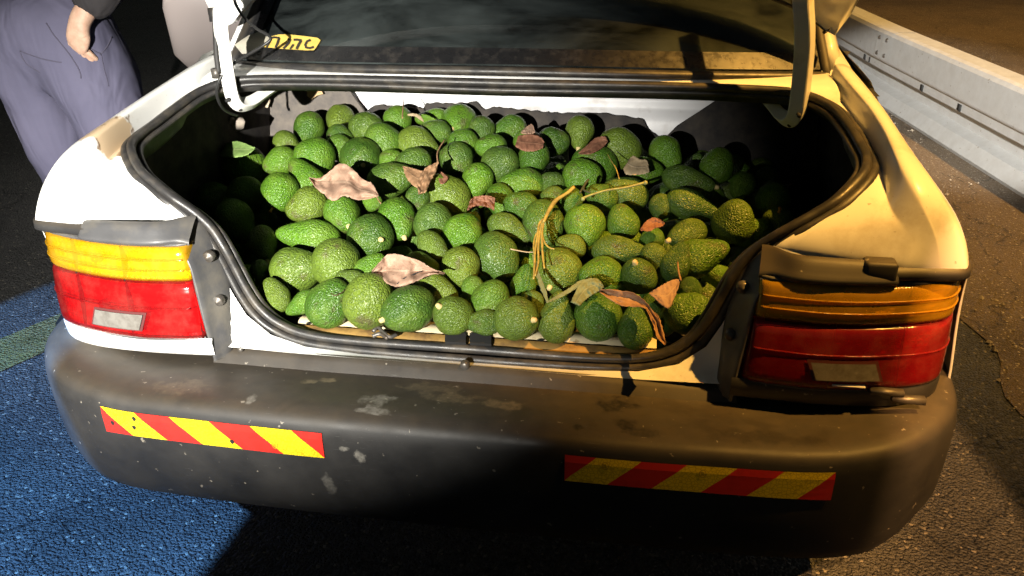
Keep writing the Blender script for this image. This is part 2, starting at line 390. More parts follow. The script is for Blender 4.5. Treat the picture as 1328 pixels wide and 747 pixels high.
# loose stones on the shoulder (uncountable)
vs, fs = [], []
def pebble(c, r):
    vv = []
    for a in ((1, 0, 0), (-1, 0, 0), (0, 1, 0), (0, -1, 0), (0, 0, 1), (0, 0, -.6)):
        vv.append(np.array(c) + r * np.array(a) * rng.uniform(.6, 1.3, 3))
    return vv, [(0, 2, 4), (2, 1, 4), (1, 3, 4), (3, 0, 4), (2, 0, 5), (1, 2, 5), (3, 1, 5), (0, 3, 5)]
parts = []
for i in range(900):
    y = rng.uniform(-.2, 4.0); x = ragged(y) + abs(rng.normal(0, .25)) - .04
    r = rng.uniform(.002, .006) if rng.random() < .93 else rng.uniform(.007, .013)
    parts.append(pebble((x, y, .002), r))
for i in range(260):
    x, y = rng.uniform(-1.6, 1.5), rng.uniform(-.5, .5)
    parts.append(pebble((x, y, 0), rng.uniform(.0015, .0035)))
v, f = join(*parts)
STONE = dirt_mat('pale_stone', (.36, .31, .24), (.22, .18, .13), .8, 30, (.3, .7))
structure(mesh_ob('loose_gravel', v, f, STONE, smooth=False), 'stuff')

# ------------------------------------------------------------------ the car
car = empty('sedan_car', (0, 0, 0), 'white saloon car with its boot open and full of avocados', 'car')
def part(name, vf, m, parent=None, **k):
    return mesh_ob(name, vf[0], vf[1], m, parent or car, **k)

SEALP = [(0, .527, .935), (.30, .524, .936), (.48, .514, .936), (.578, .497, .934), (.632, .455, .922), (.656, .39, .903), (.664, .325, .890), (.663, .265, .884), (.645, .20, .880),
         (.607, .153, .857), (.570, .136, .834), (.532, .124, .812), (.500, .126, .786), (.473, .126, .757), (.451, .119, .722), (.437, .117, .685), (.420, .112, .645), (.398, .108, .607),
         (.362, .104, .578), (.305, .100, .560), (.20, .100, .553), (0, .100, .553)]
loop = [p for p in SEALP] + [(-x, y, z) for x, y, z in SEALP[-2:0:-1]]
SP = smooth_path(loop, 6, True)
cen = np.array((0, .28, .75))
# weatherstrip: outer flange lip plus inner bulb, slightly lumpy
nrm_out = []
for p in SP:
    o = p - np.array((0, .30, .80)); o[2] *= .8; nrm_out.append(o / np.linalg.norm(o))
nrm_out = np.array(nrm_out)
wob = np.array([1 + .10 * noise.noise(tuple(p * 14)) for p in SP])
k = len(SP)
rb = .0118 * wob
bulb = tube(SP - nrm_out * .003 + np.array((0, -.003, .004)), .0083, 14, True)
lip = tube(SP + nrm_out * .0102 + np.array((0, -.004, -.001)), .0066, 12, True, squash=(1.1, .8))
inner = tube(SP - nrm_out * .013 + np.array((0, .004, -.006)), .006, 8, True)
part('weatherstrip', join(bulb, lip, inner), SEAL)

# quarter panels --------------------------------------------------
c0 = [(.640, .613, .935), (.645, .528, .928), (.650, .471, .922), (.660, .406, .905), (.667, .337, .893), (.667, .273, .886), (.660, .205, .882), (.636, .165, .874), (.606, .143, .856), (.570, .124, .832), (.535, .112, .811), (.505, .110, .788)]
c2 = [(.655, .613, .936), (.660, .528, .929), (.668, .471, .922), (.680, .406, .905), (.684, .337, .894), (.684, .273, .888), (.677, .205, .884), (.668, .145, .876), (.672, .108, .858), (.690, .090, .838), (.700, .078, .812), (.690, .068, .786)]
c3 = [(.668, .613, .957), (.672, .528, .950), (.684, .471, .939), (.694, .406, .929), (.697, .337, .921), (.697, .273, .914), (.694, .21, .907), (.692, .150, .899), (.702, .110, .880), (.718, .091, .853), (.738, .079, .817), (.748, .073, .776)]
c4 = [(.690, .613, .958), (.698, .528, .949), (.708, .471, .937), (.714, .406, .927), (.716, .337, .919), (.718, .273, .911), (.721, .212, .904), (.726, .157, .896), (.736, .120, .880), (.752, .096, .853), (.771, .084, .815), (.786, .077, .773)]
c5 = [(.760, .613, .880), (.765, .528, .875), (.770, .471, .868), (.772, .406, .862), (.773, .337, .858), (.774, .273, .852), (.777, .215, .846), (.780, .170, .842), (.786, .140, .836), (.792, .125, .820), (.797, .115, .800), (.799, .105, .770)]
c6 = [(.838, .613, .66), (.838, .528, .66), (.838, .471, .66), (.838, .406, .66), (.838, .337, .66), (.837, .273, .66), (.834, .225, .66), (.830, .190, .66), (.824, .165, .66), (.818, .148, .66), (.812, .136, .66), (.808, .122, .66)]
c7 = [(.838, p[1] + .01, .50) for p in c6]
c8 = [(.815, p[1] + .02, .30) for p in c6]
cols = []
def lerp(a, b, t): return tuple(np.array(a) * (1 - t) + np.array(b) * t)
rows = []
for i in range(12):
    g_ = np.array((0, 0, -.010 if i < 9 else -.003)); k2 = np.array(c2[i]) + g_; k3 = np.array(c3[i]) + ((-.007, 0, .009) if i < 9 else (-.003, 0, .004))
    rows.append([tuple(np.array(c0[i]) + g_ * .4), lerp(c0[i], k2, .5), lerp(c0[i], k2, .85), k2, lerp(k2, k3, .10), lerp(k2, k3, .92), k3, c3[i] if i >= 9 else tuple(np.array(c3[i]) + (.003, 0, .012)), tuple(np.array(c4[i]) + (0, 0, .005 if i < 9 else 0)), lerp(c4[i], c5[i], .12), c5[i], c6[i], c7[i], c8[i]])
rows.append([np.array(p) + (0, .004, -.012) for p in rows[-1]])
for s in (1, -1):
    v, f = grid([mir(r, s) for r in rows])
    o = part('quarter_panel', (v, f), PAINT); subsurf(o, 2); solid(o, .0015, -1 if s > 0 else 1)
# thin dark cracks in the paint of the left corner
def crack(px, y):
    return [at(a, b, y=yy) for (a, b), yy in zip(px, y)]
CRK = mat('paint_crack', (.07, .04, .02), .8)

# rear panel round the boot mouth ---------------------------------
inn = [(.505, .110, .788), (.489, .110, .757), (.468, .104, .722), (.454, .101, .685), (.438, .097, .645), (.416, .092, .603), (.372, .088, .566), (.305, .084, .548), (.20, .084, .541), (0, .084, .541)]
out = [(.565, .064, .788), (.530, .058, .757), (.505, .055, .722), (.498, .052, .685), (.492, .048, .640), (.484, .046, .60), (.465, .050, .558), (.31, .060, .5475), (.20, .062, .546), (0, .064, .546)]
full_i = inn + mir(inn[-2::-1], -1); full_o = out + mir(out[-2::-1], -1)
v, f = grid([full_i, [lerp(a, b, .5) for a, b in zip(full_i, full_o)], full_o])
part('rear_panel', (v, f), PAINT)
# black ledge strip between the body and the bumper
stripv = [[(x, .066 - .015 * (abs(x) / .8) ** 4, .5465), (x, .048 - .015 * (abs(x) / .8) ** 4, .5425), (x, .040, .520), (x, .02, .512)] for x in np.linspace(-.47, .47, 40)]
o = part('bumper_ledge_strip', grid(stripv), BLACKP)
for px, py in ((603, 473), (313, 452)):
    c = at(px, py, y=.058); r = .0085 if px == 603 else .005
    v, f = lathe([(0, -.007), (r * .7, -.007), (r, -.003), (r, .004)], 12, 'y', c)
    part('bolt', (v, f), BOLT)
# lower body strips below the lamps
for s in (1, -1):
    strip = [(.455, .026, 0), (.52, .022, 0), (.60, .020, 0), (.69, .026, 0), (.75, .045, 0), (.785, .075, 0), (.80, .12, 0), (.81, .2, 0)]
    sp = smooth_path(strip, 6)
    rows = [[(p[0] * s, p[1] + .004, .586), (p[0] * s, p[1], .578), (p[0] * s, p[1] + .002, .553), (p[0] * s, p[1] + .015, .542), (p[0] * s, p[1] + .05, .538)] for p in sp]
    part('lower_body_strip', grid(rows), PAINT if s < 0 else BLACKP)  # right strip in black: the shade under the lamp put into its colour
# cavity and brackets under the right lamp
for (px, py, w, h, m) in ((1150, 508, .05, .008, BOLT), (1178, 518, .05, .010, BOLT), (1100, 499, .05, .002, METALW)):
    c = at(px, py, y=.018); part('lamp_bracket', box(c, (w, .012, h)), m)

# bumper ------------------------------------------------------------
plan = [(0, -.120), (.30, -.119), (.56, -.110), (.67, -.088), (.745, -.045), (.795, .010), (.822, .06), (.838, .14), (.845, .30), (.845, .56)]
pl = smooth_path([(-x, y, 0) for x, y in plan[::-1]] + [(x, y, 0) for x, y in plan[1:]], 8)
prof = [(.20, .520), (.15, .527), (.11, .5335), (.07, .5400), (.040, .5425), (.020, .5410), (.009, .535), (.003, .524), (.0, .508), (-.001, .47), (-.0005, .43), (.002, .385), (.007, .350), (.016, .326), (.030, .314), (.050, .309), (.09, .309)]
T = np.gradient(pl, axis=0); T /= np.linalg.norm(T, axis=1)[:, None]
rows = []
for p, t in zip(pl, T):
    nin = np.array((-t[1], t[0], 0)); sx = abs(p[0])
    row = []
    for d, z in prof:
        dd = min(d, .14) if sx > .78 else d
        zz = z + (0.014 * max(0, (sx - .55) / .28) if z > .5 else 0) - (0.0)
        if z < .36: zz += .035 * max(0, (sx - .70) / .14) * (1)
        q = p + nin * dd; row.append((q[0], q[1], zz + .0015 * noise.noise((q[0] * 6, q[1] * 6, z * 9))))
    rows.append(row)
bump = part('bumper', grid(rows), BLACKP)
# scuffs on the bumper: flat worn patches
WORN = dirt_mat('bumper_scuff', (.30, .29, .26), (.07, .068, .065), .7, 70, (.40, .60))
OIL = dirt_mat('dark_oil_stain', (.012, .010, .008), (.05, .035, .015), .18, 80, (.5, .72))
def bump_pt(x, u, off=.0012):
    """point on the bumper skin: x across, u = index along the profile"""
    j = int(np.argmin(np.abs(pl[:, 0] - x))); r = rows[j]
    j2 = min(j + 1, len(rows) - 1) if pl[j, 0] < x else max(j - 1, 0)
    t = 0 if j == j2 else abs(x - pl[j, 0]) / max(1e-6, abs(pl[j2, 0] - pl[j, 0]))
    i = int(u); fr = u - i
    a = np.array(r[i]) * (1 - fr) + np.array(r[min(i + 1, len(r) - 1)]) * fr
    b = np.array(rows[j2][i]) * (1 - fr) + np.array(rows[j2][min(i + 1, len(r) - 1)]) * fr
    q = a * (1 - t) + b * t
    du = np.array(r[min(i + 1, len(r) - 1)]) - np.array(r[i])
    tt = np.array(rows[min(j + 1, len(rows) - 1)][i]) - np.array(rows[max(j - 1, 0)][i])
    nn = np.cross(tt, du); nn /= np.linalg.norm(nn) + 1e-9
    if nn[1] > 0 and abs(nn[1]) > .2: nn = -nn
    if nn[2] < 0 and abs(nn[2]) > .7: nn = -nn
    return q + nn * off
def px_to_bump(px, py):
    best = None
    d = ray(px, py); d = d / np.linalg.norm(d)
    for j in range(len(rows)):
        for i in range(len(prof) - 1):
            for fr in (0, .25, .5, .75):
                q = np.array(rows[j][i]) * (1 - fr) + np.array(rows[j][i + 1]) * fr
                w = q - CP; dist = np.linalg.norm(w - d * (w @ d))
                if best is None or dist < best[0]: best = (dist, pl[j, 0], i + fr, j)
    j = best[3]
    # refine x linearly with the neighbour
    q = bump_pt(best[1], best[2], 0); w = q - CP
    return best[1] + ((CP + d * (w @ d)) - q)[0], best[2]
def blotch(name, px, py, rx, ru, m, seed, n=22, off=.0012):
    x0, u0 = px_to_bump(px, py); V = [bump_pt(x0, u0, off)]; Fc = []
    for ring in (.5, 1.0):
        for a in range(n):
            t = 2 * math.pi * a / n; k_ = ring * (1 + .45 * noise.noise((math.cos(t) * 1.6 + seed, math.sin(t) * 1.6, seed)) + .2 * noise.noise((math.cos(t) * 5 + seed, math.sin(t) * 5, 3)))
            V.append(bump_pt(x0 + rx * k_ * math.cos(t), min(15, max(.2, u0 + ru * k_ * math.sin(t))), off))
    for a in range(n):
        b = (a + 1) % n; Fc += [(0, 1 + a, 1 + b), (1 + a, 1 + n + a, 1 + n + b, 1 + b)]
    return mesh_ob(name, V, Fc, m, bump)
WH = (.33, .31, .27); BR = (.20, .16, .10); OL = (.010, .008, .006)
stn = []
for px, py, rx, rz, colr, st_ in ((489, 516, .030, .020, WH, .5), (482, 533, .034, .010, WH, .5), (466, 589, .014, .016, WH, .6), (445, 585, .012, .006, WH, .5), (425, 488, .020, .012, BR, .9), (402, 495, .016, .012, BR, .8),
                                  (325, 515, .008, .020, WH, .5), (425, 630, .012, .020, WH, .3), (588, 515, .05, .02, BR, .5), (650, 528, .04, .02, BR, .6), (560, 500, .06, .02, BR, .4),
                                  (800, 525, .034, .030, OL, .97), (812, 548, .022, .022, OL, .9), (748, 552, .010, .010, OL, .9), (835, 560, .030, .012, OL, .7), (240, 505, .06, .03, BR, .3), (1000, 565, .10, .02, OL, .5)):
    x0, u0 = px_to_bump(px, py); q = bump_pt(x0, u0, 0); stn.append((*q, rx, rz, colr, st_))
bump.data.materials[0] = plastic_black('stained_bumper_plastic', stn)
# reflective hazard tapes ------------------------------------------
TAPEY = mat('tape_yellow', (.78, .60, .02), .32); n_ = N(TAPEY); vv_ = n_.n('ShaderNodeTexVoronoi', Scale=170.0, feature='DISTANCE_TO_EDGE'); n_.l(n_.coord(), vv_.inputs['Vector'])
n_.col(n_.mix(n_.ramp(vv_.outputs['Distance'], [(.0, (1, 1, 1)), (.12, (0, 0, 0))]), (.80, .62, .02), (.50, .36, .01)))
TAPER = dirt_mat('tape_red', (.62, .03, .022), (.40, .02, .015), .34, 20, (.5, .8))
TAPEM = mat('tape_print', (.40, .28, .02), .4)
def tape(s, lo, hi, slope, first_red, nstripes, holes, rings):
    def P(u, w, off): return bump_pt(lo + (hi - lo) * u, float(np.interp(-(.517 - .049 * (1 - w)), [-q_[1] for q_ in prof], range(len(prof)))), off)
    V, Fc, MI = [], [], []
    # stripe boundaries at the top edge, running diagonally
    edges = nstripes
    for k_ in range(len(edges) - 1):
        for q in range(3):
            for w in range(4):
                def E(t, ww):
                    e = edges[k_] + (edges[k_ + 1] - edges[k_]) * t
                    return min(1, max(0, e + slope * (1 - ww)))
                u = [(E(q / 3, w / 4), w / 4), (E((q + 1) / 3, w / 4), w / 4), (E((q + 1) / 3, (w + 1) / 4), (w + 1) / 4), (E(q / 3, (w + 1) / 4), (w + 1) / 4)]
                if max(a for a, _ in u) - min(a for a, _ in u) < 1e-5: continue
                i0 = len(V); V += [P(a, b, .0022) for a, b in u]; Fc.append((i0, i0 + 1, i0 + 2, i0 + 3)); MI.append((k_ + first_red) % 2)
    o = mesh_ob('reflective_tape', V, Fc, [TAPER, TAPEY], bump, smooth=False, mi=MI)
    bm = bmesh.new(); bm.from_mesh(o.data); bmesh.ops.remove_doubles(bm, verts=bm.verts, dist=1e-5); bmesh.ops.dissolve_degenerate(bm, edges=bm.edges, dist=1e-6)
    bmesh.ops.recalc_face_normals(bm, faces=bm.faces); bm.to_mesh(o.data); bm.free()
    for u, w in holes:
        Vh = [P(u, w, .0030)] + [P(u + .009 * math.cos(a) * (1 + .3 * math.sin(3 * a)), w + .09 * math.sin(a), .0030) for a in np.linspace(0, 2 * math.pi, 10, endpoint=False)]
        mesh_ob('tape_chip', Vh, [(0, 1 + i, 1 + (i + 1) % 10) for i in range(10)], DARK, bump)
    for u, w in rings:
        Vr, Fr = [], []
        for i in range(18):
            a = 2 * math.pi * i / 18
            for r in (.88, 1.08): Vr.append(P(u + .0125 * r * math.cos(a), w + .135 * r * math.sin(a), .0028))
            Fr.append((2 * i, 2 * i + 1, (2 * i + 3) % 36, (2 * i + 2) % 36))
        def bar(u0, w0, u1, w1):
            i0 = len(Vr); Vr.extend([P(u0, w0, .0028), P(u1, w0, .0028), P(u1, w1, .0028), P(u0, w1, .0028)]); Fr.append((i0, i0 + 1, i0 + 2, i0 + 3))
        bar(u - .006, w - .07, u - .0035, w + .07); bar(u - .001, w - .07, u + .0015, w + .07); bar(u - .001, w - .07, u + .006, w - .04)
        mesh_ob('tape_approval_mark', Vr, Fr, TAPEM, bump, smooth=False)
    return o
tape(-1, -.604, -.199, .134, 0, [-.30, 0.0, .1625, .326, .507, .688, .87, 1.1], [(.16, .76), (.150, .38), (.045, .42), (.60, .28)], [(.205, .32), (.79, .34)])
tape(1, .199, .604, -.125, 0, [-.3, .12, .29, .46, .645, .815, 1.0, 1.25], [], [(.155, .74), (.52, .74)])
# ------------------------------------------------------------------ tail lamps
LP = [(.470, .027), (.50, .020), (.575, .013), (.64, .017), (.69, .026), (.735, .038), (.768, .055), (.788, .080), (.798, .115), (.800, .19)]
lp = smooth_path([(x, y, 0) for x, y in LP], 5)
def lens_pt(q, z, off=0.0):
    x, y = q[0], q[1]; f = (z - .585) / .17
    if x < .50: x += .015 * f * (1 - (x - .47) / .03)
    t = max(0, (x - .74) / .06)
    return (x + .0 * t, y + .028 * f * (1 - .3 * min(1, t)) + off, z)
def lens(s, z0, z1, nz, name, m, parent):
    rows = []
    for i, q in enumerate(lp):
        e = .008 if i in (0, len(lp) - 1) else 0
        zs = list(np.linspace(z0, z1, nz))
        row = [lens_pt(q, z0, .016 + e)] + [lens_pt(q, z0 + .001, .003 + e)] + [lens_pt(q, z, -.003 * math.sin(math.pi * (k_ / (nz - 1))) + e) for k_, z in enumerate(zs) if 0 < k_ < nz - 1] + [lens_pt(q, z1 - .001, .003 + e), lens_pt(q, z1, .016 + e)]
        rows.append(mir(row, s)[::-s])
    rows.insert(0, [(p[0], p[1] + .02, p[2]) for p in rows[0]])
    return mesh_ob(name, *grid(rows), m, parent)
for s in (-1, 1):
    # black housing behind the lenses is the lamp itself
    hv = []
    tg_ = np.gradient(lp, axis=0)
    for q, t_ in zip(lp, tg_):
        t_ = t_ / np.linalg.norm(t_); nin_ = np.array((-t_[1], t_[0], 0))
        hv.append(mir([lens_pt(q, .579, .030), lens_pt(q, .579, .008), lens_pt(q, .583, .004), *[tuple(np.array(lens_pt(q, zz_)) + nin_ * .030) for zz_ in (.584, .690, .754)], lens_pt(q, .755, .004), lens_pt(q, .759, .008), lens_pt(q, .759, .030)], s))
    lamp = mesh_ob('tail_lamp', *grid(hv), TRIM, car)
    lens(s, .692, .754, 9, 'amber_lens', AMBER, lamp)
    lens(s, .584, .6895, 12, 'red_lens', RED, lamp)
    # chambers behind the lenses: faceted reflector, dividers, bulbs
    for z0, z1 in ((.690, .754), (.586, .688)):
        rr_ = []; tg = np.gradient(lp, axis=0)
        for i, q in enumerate(lp[1:], 1):
            u = i / (len(lp) - 1); cup = .004 * math.cos(u * math.pi * 6); t_ = tg[i] / np.linalg.norm(tg[i]); ni = np.array((-t_[1], t_[0], 0)) * (1 - .72 * math.exp(-((q[0] - .775) / .035) ** 2))
            P_ = lambda z, dpt: np.array(lens_pt(q, z)) + ni * dpt
            rr_.append(mir([P_(z0 + .003, .010), P_(z0 + (z1 - z0) * .3, .018 + cup), P_(z0 + (z1 - z0) * .6, .019 + cup), P_(z1 - .003, .010)], s))
        mesh_ob('lamp_reflector', *grid(rr_), REFL, lamp)
        for k_ in (12, 22):
            q = lp[k_]; mesh_ob('chamber_divider', [mir([p], s)[0] for p in (lens_pt(q, z0, .002), lens_pt(q, z1, .002), lens_pt(q, z1, .03), lens_pt(q, z0, .03))], [(0, 1, 2, 3)], TRIM, lamp)
        q = lp[17]; c_ = mir([lens_pt(q, (z0 + z1) / 2, .014)], s)[0]
        mesh_ob('lamp_bulb', *lathe([(0, -.012), (.006, -.010), (.009, -.003), (.007, .006), (.005, .014)], 12, 'y', c_), CLEARL, lamp)
    # moulded ribs across the lens
    for z, m in ((.733, AMBER), (.714, AMBER), (.645, RED)):
        pth = [mir([lens_pt(q, z, -.0035)], s)[0] for q in lp[2:-6]]
        mesh_ob('lens_rib', *tube(pth, .0016, 6), m, lamp)
    # white reflector with its dark rim
    def rq(x, z, off): return mir([lens_pt((x, float(np.interp(x, lp[:, 0], lp[:, 1]))), z, off)], s)[0]
    def rpatch(a, b, z0, z1, off): return grid([[rq(x + -.006 * (z - .62) / .016, z, off) for z in np.linspace(z0, z1, 4)] for i, x in enumerate(np.linspace(a, b, 9))])
    mesh_ob('reflector_rim', *rpatch(.570, .678, .602, .638, -.0045), mat('reflector_rim', (.10, .03, .03), .3), lamp)
    mesh_ob('white_reflector', *rpatch(.575, .673, .6055, .6345, -.0075), CLEARL, lamp)
    # rubber trim round the lamp
    tin = [(.498, .116, .790), (.476, .116, .757), (.458, .110, .718), (.446, .104, .68), (.440, .090, .64), (.438, .074, .60), (.436, .062, .56), (.440, .058, .538)]
    tou = [(.506, .058, .757), (.492, .052, .738), (.481, .046, .715), (.477, .041, .68), (.473, .036, .64), (.467, .030, .60), (.463, .028, .56), (.462, .030, .538)]
    rows = []
    for a, b in zip(smooth_path(tin, 4), smooth_path(tou, 4)):
        a, b = np.array(a), np.array(b)
        rows.append(mir([a + (0, .004, 0), a + (0, -.004, 0), a * .7 + b * .3 + np.array((0, -.006, 0)), a * .45 + b * .55 + np.array((0, -.002, 0)), a * .15 + b * .85 + np.array((0, -.010, .0)), b + (0, .004, 0)], s))
    o = mesh_ob('lamp_trim', *grid(rows), TRIM, car); subsurf(o, 1)
    top = smooth_path([(.487, .112, .786), (.503, .100, .789), (.53, .070, .791), (.57, .062, .792), (.62, .062, .791), (.660, .066, .789), (.680, .069, .786)], 5)
    bot = smooth_path([(.480, .060, .752), (.500, .056, .757), (.53, .042, .757), (.57, .037, .757), (.62, .040, .757), (.660, .044, .757), (.685, .050, .757)], 5)
    rows = []
    for a, b in zip(top, bot):
        a, b = np.array(a), np.array(b)
        rows.append(mir([a + (0, .004, .001), a + (0, -.004, 0), a * .75 + b * .25 + np.array((0, -.006, 0)), a * .35 + b * .65 + np.array((0, -.004, .002)), a * .15 + b * .85 + np.array((0, -.007, .002)), b + (0, .004, 0)], s))
    rows.append([(p[0] + .004 * s, p[1] + .02, p[2]) for p in rows[-1]])
    o = mesh_ob('lamp_top_trim', *grid(rows), TRIM if s < 0 else BLACKP, car); subsurf(o, 1)
    gk = smooth_path([(.672, .058, 0), (.72, .066, 0), (.755, .069, 0), (.785, .078, 0), (.800, .110, 0), (.803, .18, 0)], 5)
    mesh_ob('lamp_gasket', *grid([mir([(p[0], p[1] + .012, .782), (p[0], p[1] - .003, .778), (p[0], p[1] - .005, .765), (p[0], p[1] + .012, .754)], s) for p in gk]), BLACKP, car)
    for z, x, y in ((.722, .463, .082), (.643, .451, .064)):
        v, f = lathe([(0, -.004), (.0035, -.004), (.0045, -.001), (.009, -.001), (.0105, .002), (.0105, .010)], 16, 'y', (x * s, y, z))
        mesh_ob('bolt', v, f, BOLT, car)
c = at(1140, 350, y=.062)
v, f = box(c, (.048, .03, .034)); o = mesh_ob('rubber_cap', v, f, BLACKP, car); bevel(o, .006, 3)

# ------------------------------------------------------------------ sill of the boot mouth
xs = np.linspace(-.335, .335, 60)
rows = [[(x, .165, .560), (x, .162, .5735), (x, .135 + .002 * noise.noise((x * 30, 1, 0)), .5745), (x, .1285 + .0025 * noise.noise((x * 40, 5, 0)), .570)] for x in xs]
part('sill_plate', grid(rows), CREAM)
rows = [[(x, .131, .566), (x, .122, .566), (x, .112, .562 + .001 * noise.noise((x * 30, 9, 0))), (x, .104, .552)] for x in np.linspace(-.36, .36, 60)]
part('sill_lip', grid(rows), RUST)
for px, py in ((401, 419), (518, 429), (701, 441), (827, 447), (1, 1)):
    if px == 1: continue
    p = at(px, py, z=.5752); V = [p] + [p + (.0062 * math.cos(a), .0045 * math.sin(a), 0) for a in np.linspace(0, 2 * math.pi, 12, endpoint=False)]
    part('sill_hole', (V, [(0, 1 + i, 1 + (i + 1) % 12) for i in range(12)]), DARK)
for xa, xb in ((577, 604), (609, 637)):
    q = [at(xa, 430 + (xa - 577) * .05, z=.578), at(xb, 430 + (xb - 577) * .05, z=.578), at(xb, 443 + (xb - 577) * .05, z=.573), at(xa, 443 + (xa - 577) * .05, z=.573)]
    V = q + [p + (0, .006, -.02) for p in q]
    part('latch_slot', (V, [(0, 1, 2, 3), (0, 4, 5, 1), (1, 5, 6, 2), (2, 6, 7, 3), (3, 7, 4, 0)]), DARK, smooth=False)
# bent latch clip
pth = smooth_path([at(484, 430, z=.582), at(490, 424, z=.586), at(498, 432, z=.584), at(506, 437, z=.580), at(514, 434, z=.578)], 5)
part('latch_clip', join(tube(pth, .0035, 8), tube(smooth_path([at(483, 436, z=.580), at(493, 433, z=.583), at(503, 439, z=.579)], 5), .004, 8)), BOLT)

# ------------------------------------------------------------------ boot lining
ch = []
for p, nr in zip(SP, nrm_out):
    a = p - nr * .010 + np.array((0, 0, -.008))
    low = np.array((np.clip(p[0] * 1.0, -.6, .6), p[1], p[2])) + nr * .06 + np.array((0, 0, -.05))
    if p[1] < .14: low = np.array((p[0] * 1.0, p[1] + .03, p[2] - .03))
    if p[1] > .40: low = p + np.array((0, .015, -.016))
    ch.append([a, .5 * a + .5 * low + np.array((0, 0, -.012)), low])
part('drip_channel', grid(ch, False, True), SEAL)
def wall(name, pts, m, nx=14, nz=8, amp=.006, seed=0):
    a, b, c_, d = map(np.array, pts); rows = []
    nv = np.cross(b - a, d - a); nv = nv / np.linalg.norm(nv)
    for i in range(nx):
        r = []
        for j in range(nz):
            u, w = i / (nx - 1), j / (nz - 1)
            p = (a * (1 - u) + b * u) * (1 - w) + (d * (1 - u) + c_ * u) * w
            r.append(p + nv * amp * noise.noise((p[0] * 5 + seed, p[1] * 5, p[2] * 5)))
        rows.append(r)
    return part(name, grid(rows), m)
wall('boot_floor', [(-.76, .14, .40), (.76, .14, .40), (.76, .98, .42), (-.76, .98, .42)], CARPET)
wall('boot_side_lining', [(-.74, .13, .40), (-.74, .98, .42), (-.72, .98, .90), (-.70, .13, .86)], CARPET, amp=.02)
wall('boot_side_lining', [(.74, .13, .40), (.74, .98, .42), (.72, .98, .90), (.70, .13, .86)], CARPET, amp=.02, seed=4)
wall('boot_rear_lining', [(-.74, .150, .40), (.74, .150, .40), (.60, .165, .562), (-.60, .165, .562)], CARPET, amp=.001)
for s in (-1, 1):
    wall('boot_corner_lining', [(.74 * s, .13, .40), (.36 * s, .15, .40), (.40 * s, .135, .60), (.70 * s, .165, .862)], CARPET, amp=.003, seed=s)
# bulkhead: white pressed metal, rolled beads across it
rows = []
for x in np.linspace(-.76, .76, 40):
    r = []
    for z, dy in ((.42, 0), (.60, 0), (.700, 0), (.722, -.004), (.735, .004), (.752, .003), (.768, -.004), (.778, -.005), (.788, .003), (.800, .004), (.812, -.006), (.828, -.008), (.845, .002), (.90, .004), (.93, -.03)):
        r.append((x, .97 + dy + .002 * noise.noise((x * 4, z * 6, 0)), z))
    rows.append(r)
part('bulkhead', grid(rows), METALW)
# black carpet hung over the lower bulkhead, torn upper hem
top_px = [(440, 165), (468, 150), (486, 136), (505, 138), (530, 138), (548, 142), (552, 134), (602, 134), (616, 131), (626, 143), (640, 139), (680, 143), (720, 147), (780, 147), (815, 152), (836, 156), (838, 166), (870, 190)]
rows = []
tp = np.array([at(a, b, y=.945) for a, b in top_px]); xs_ = np.linspace(tp[0, 0], tp[-1, 0], 120)
for x in xs_:
    zt = np.interp(x, tp[:, 0], tp[:, 2]) + .004 * noise.noise((x * 60, 0, 0)) + .003 * noise.noise((x * 140, 4, 0))
    r = [(x, .950, zt), (x, .943, zt - .004)]
    for j in range(1, 6): r.append((x, .943 - .010 * noise.noise((x * 7, j * .8, 2)), zt * (1 - j / 5) + .42 * j / 5))
    rows.append(r)
o = part('bulkhead_carpet', grid(rows), CARPET)
def poly_panel(name, pxs, y, m, th=.008, parent=None):
    P = [at(a, b, y=y) for a, b in pxs]; nn = len(P)
    V = list(P) + [p + (0, th, 0) for p in P]
    Fc = [tuple(range(nn)), tuple(range(2 * nn - 1, nn - 1, -1))] + [(i, (i + 1) % nn, nn + (i + 1) % nn, nn + i) for i in range(nn)]
    o = mesh_ob(name, V, Fc, m, parent or car, smooth=False); return o
poly_panel('carpet_panel', [(340, 112), (449, 112), (476, 150), (464, 172), (440, 215), (330, 240), (300, 150)], .935, CARPETG)
poly_panel('carpet_panel', [(912, 142), (878, 164), (866, 176), (840, 230), (1060, 240), (1060, 120), (930, 130)], .935, CARPET)
poly_panel('torn_cardboard', [(398, 116), (416, 116), (419, 122), (411, 124), (404, 129), (399, 125)], .915, dirt_mat('cardboard', (.46, .32, .17), (.3, .2, .1), .8, 60), .003)
poly_panel('cloth_flap', [(339, 117), (344, 121), (350, 131), (347, 140), (341, 138), (337, 128)], .90, dirt_mat('beige_cloth', (.50, .42, .30), (.34, .27, .18), .85, 40), .006)
# ragged scrap of lining lying on the left shelf
P = [(283, 165), (292, 156), (301, 152), (308, 155), (313, 149), (318, 158), (316, 166), (305, 171), (295, 174)]
c = np.mean([at(a, b, y=.72) for a, b in P], 0); V = [c + (0, -.012, .012)]; 
for i, (a, b) in enumerate(P): V.append(at(a, b, y=.72 + .015 * math.sin(i * 2.1)))
o = part('torn_lining_scrap', (V, [(0, 1 + i, 1 + (i + 1) % len(P)) for i in range(len(P))]), dirt_mat('grey_cloth', (.34, .29, .24), (.18, .15, .13), .9, 50)); solid(o, .004)
# roof of the boot: underside of deck and parcel shelf
wall('parcel_shelf_underside', [(-.74, .55, .922), (.74, .55, .922), (.74, 1.0, .928), (-.74, 1.0, .928)], DARK, amp=.002)

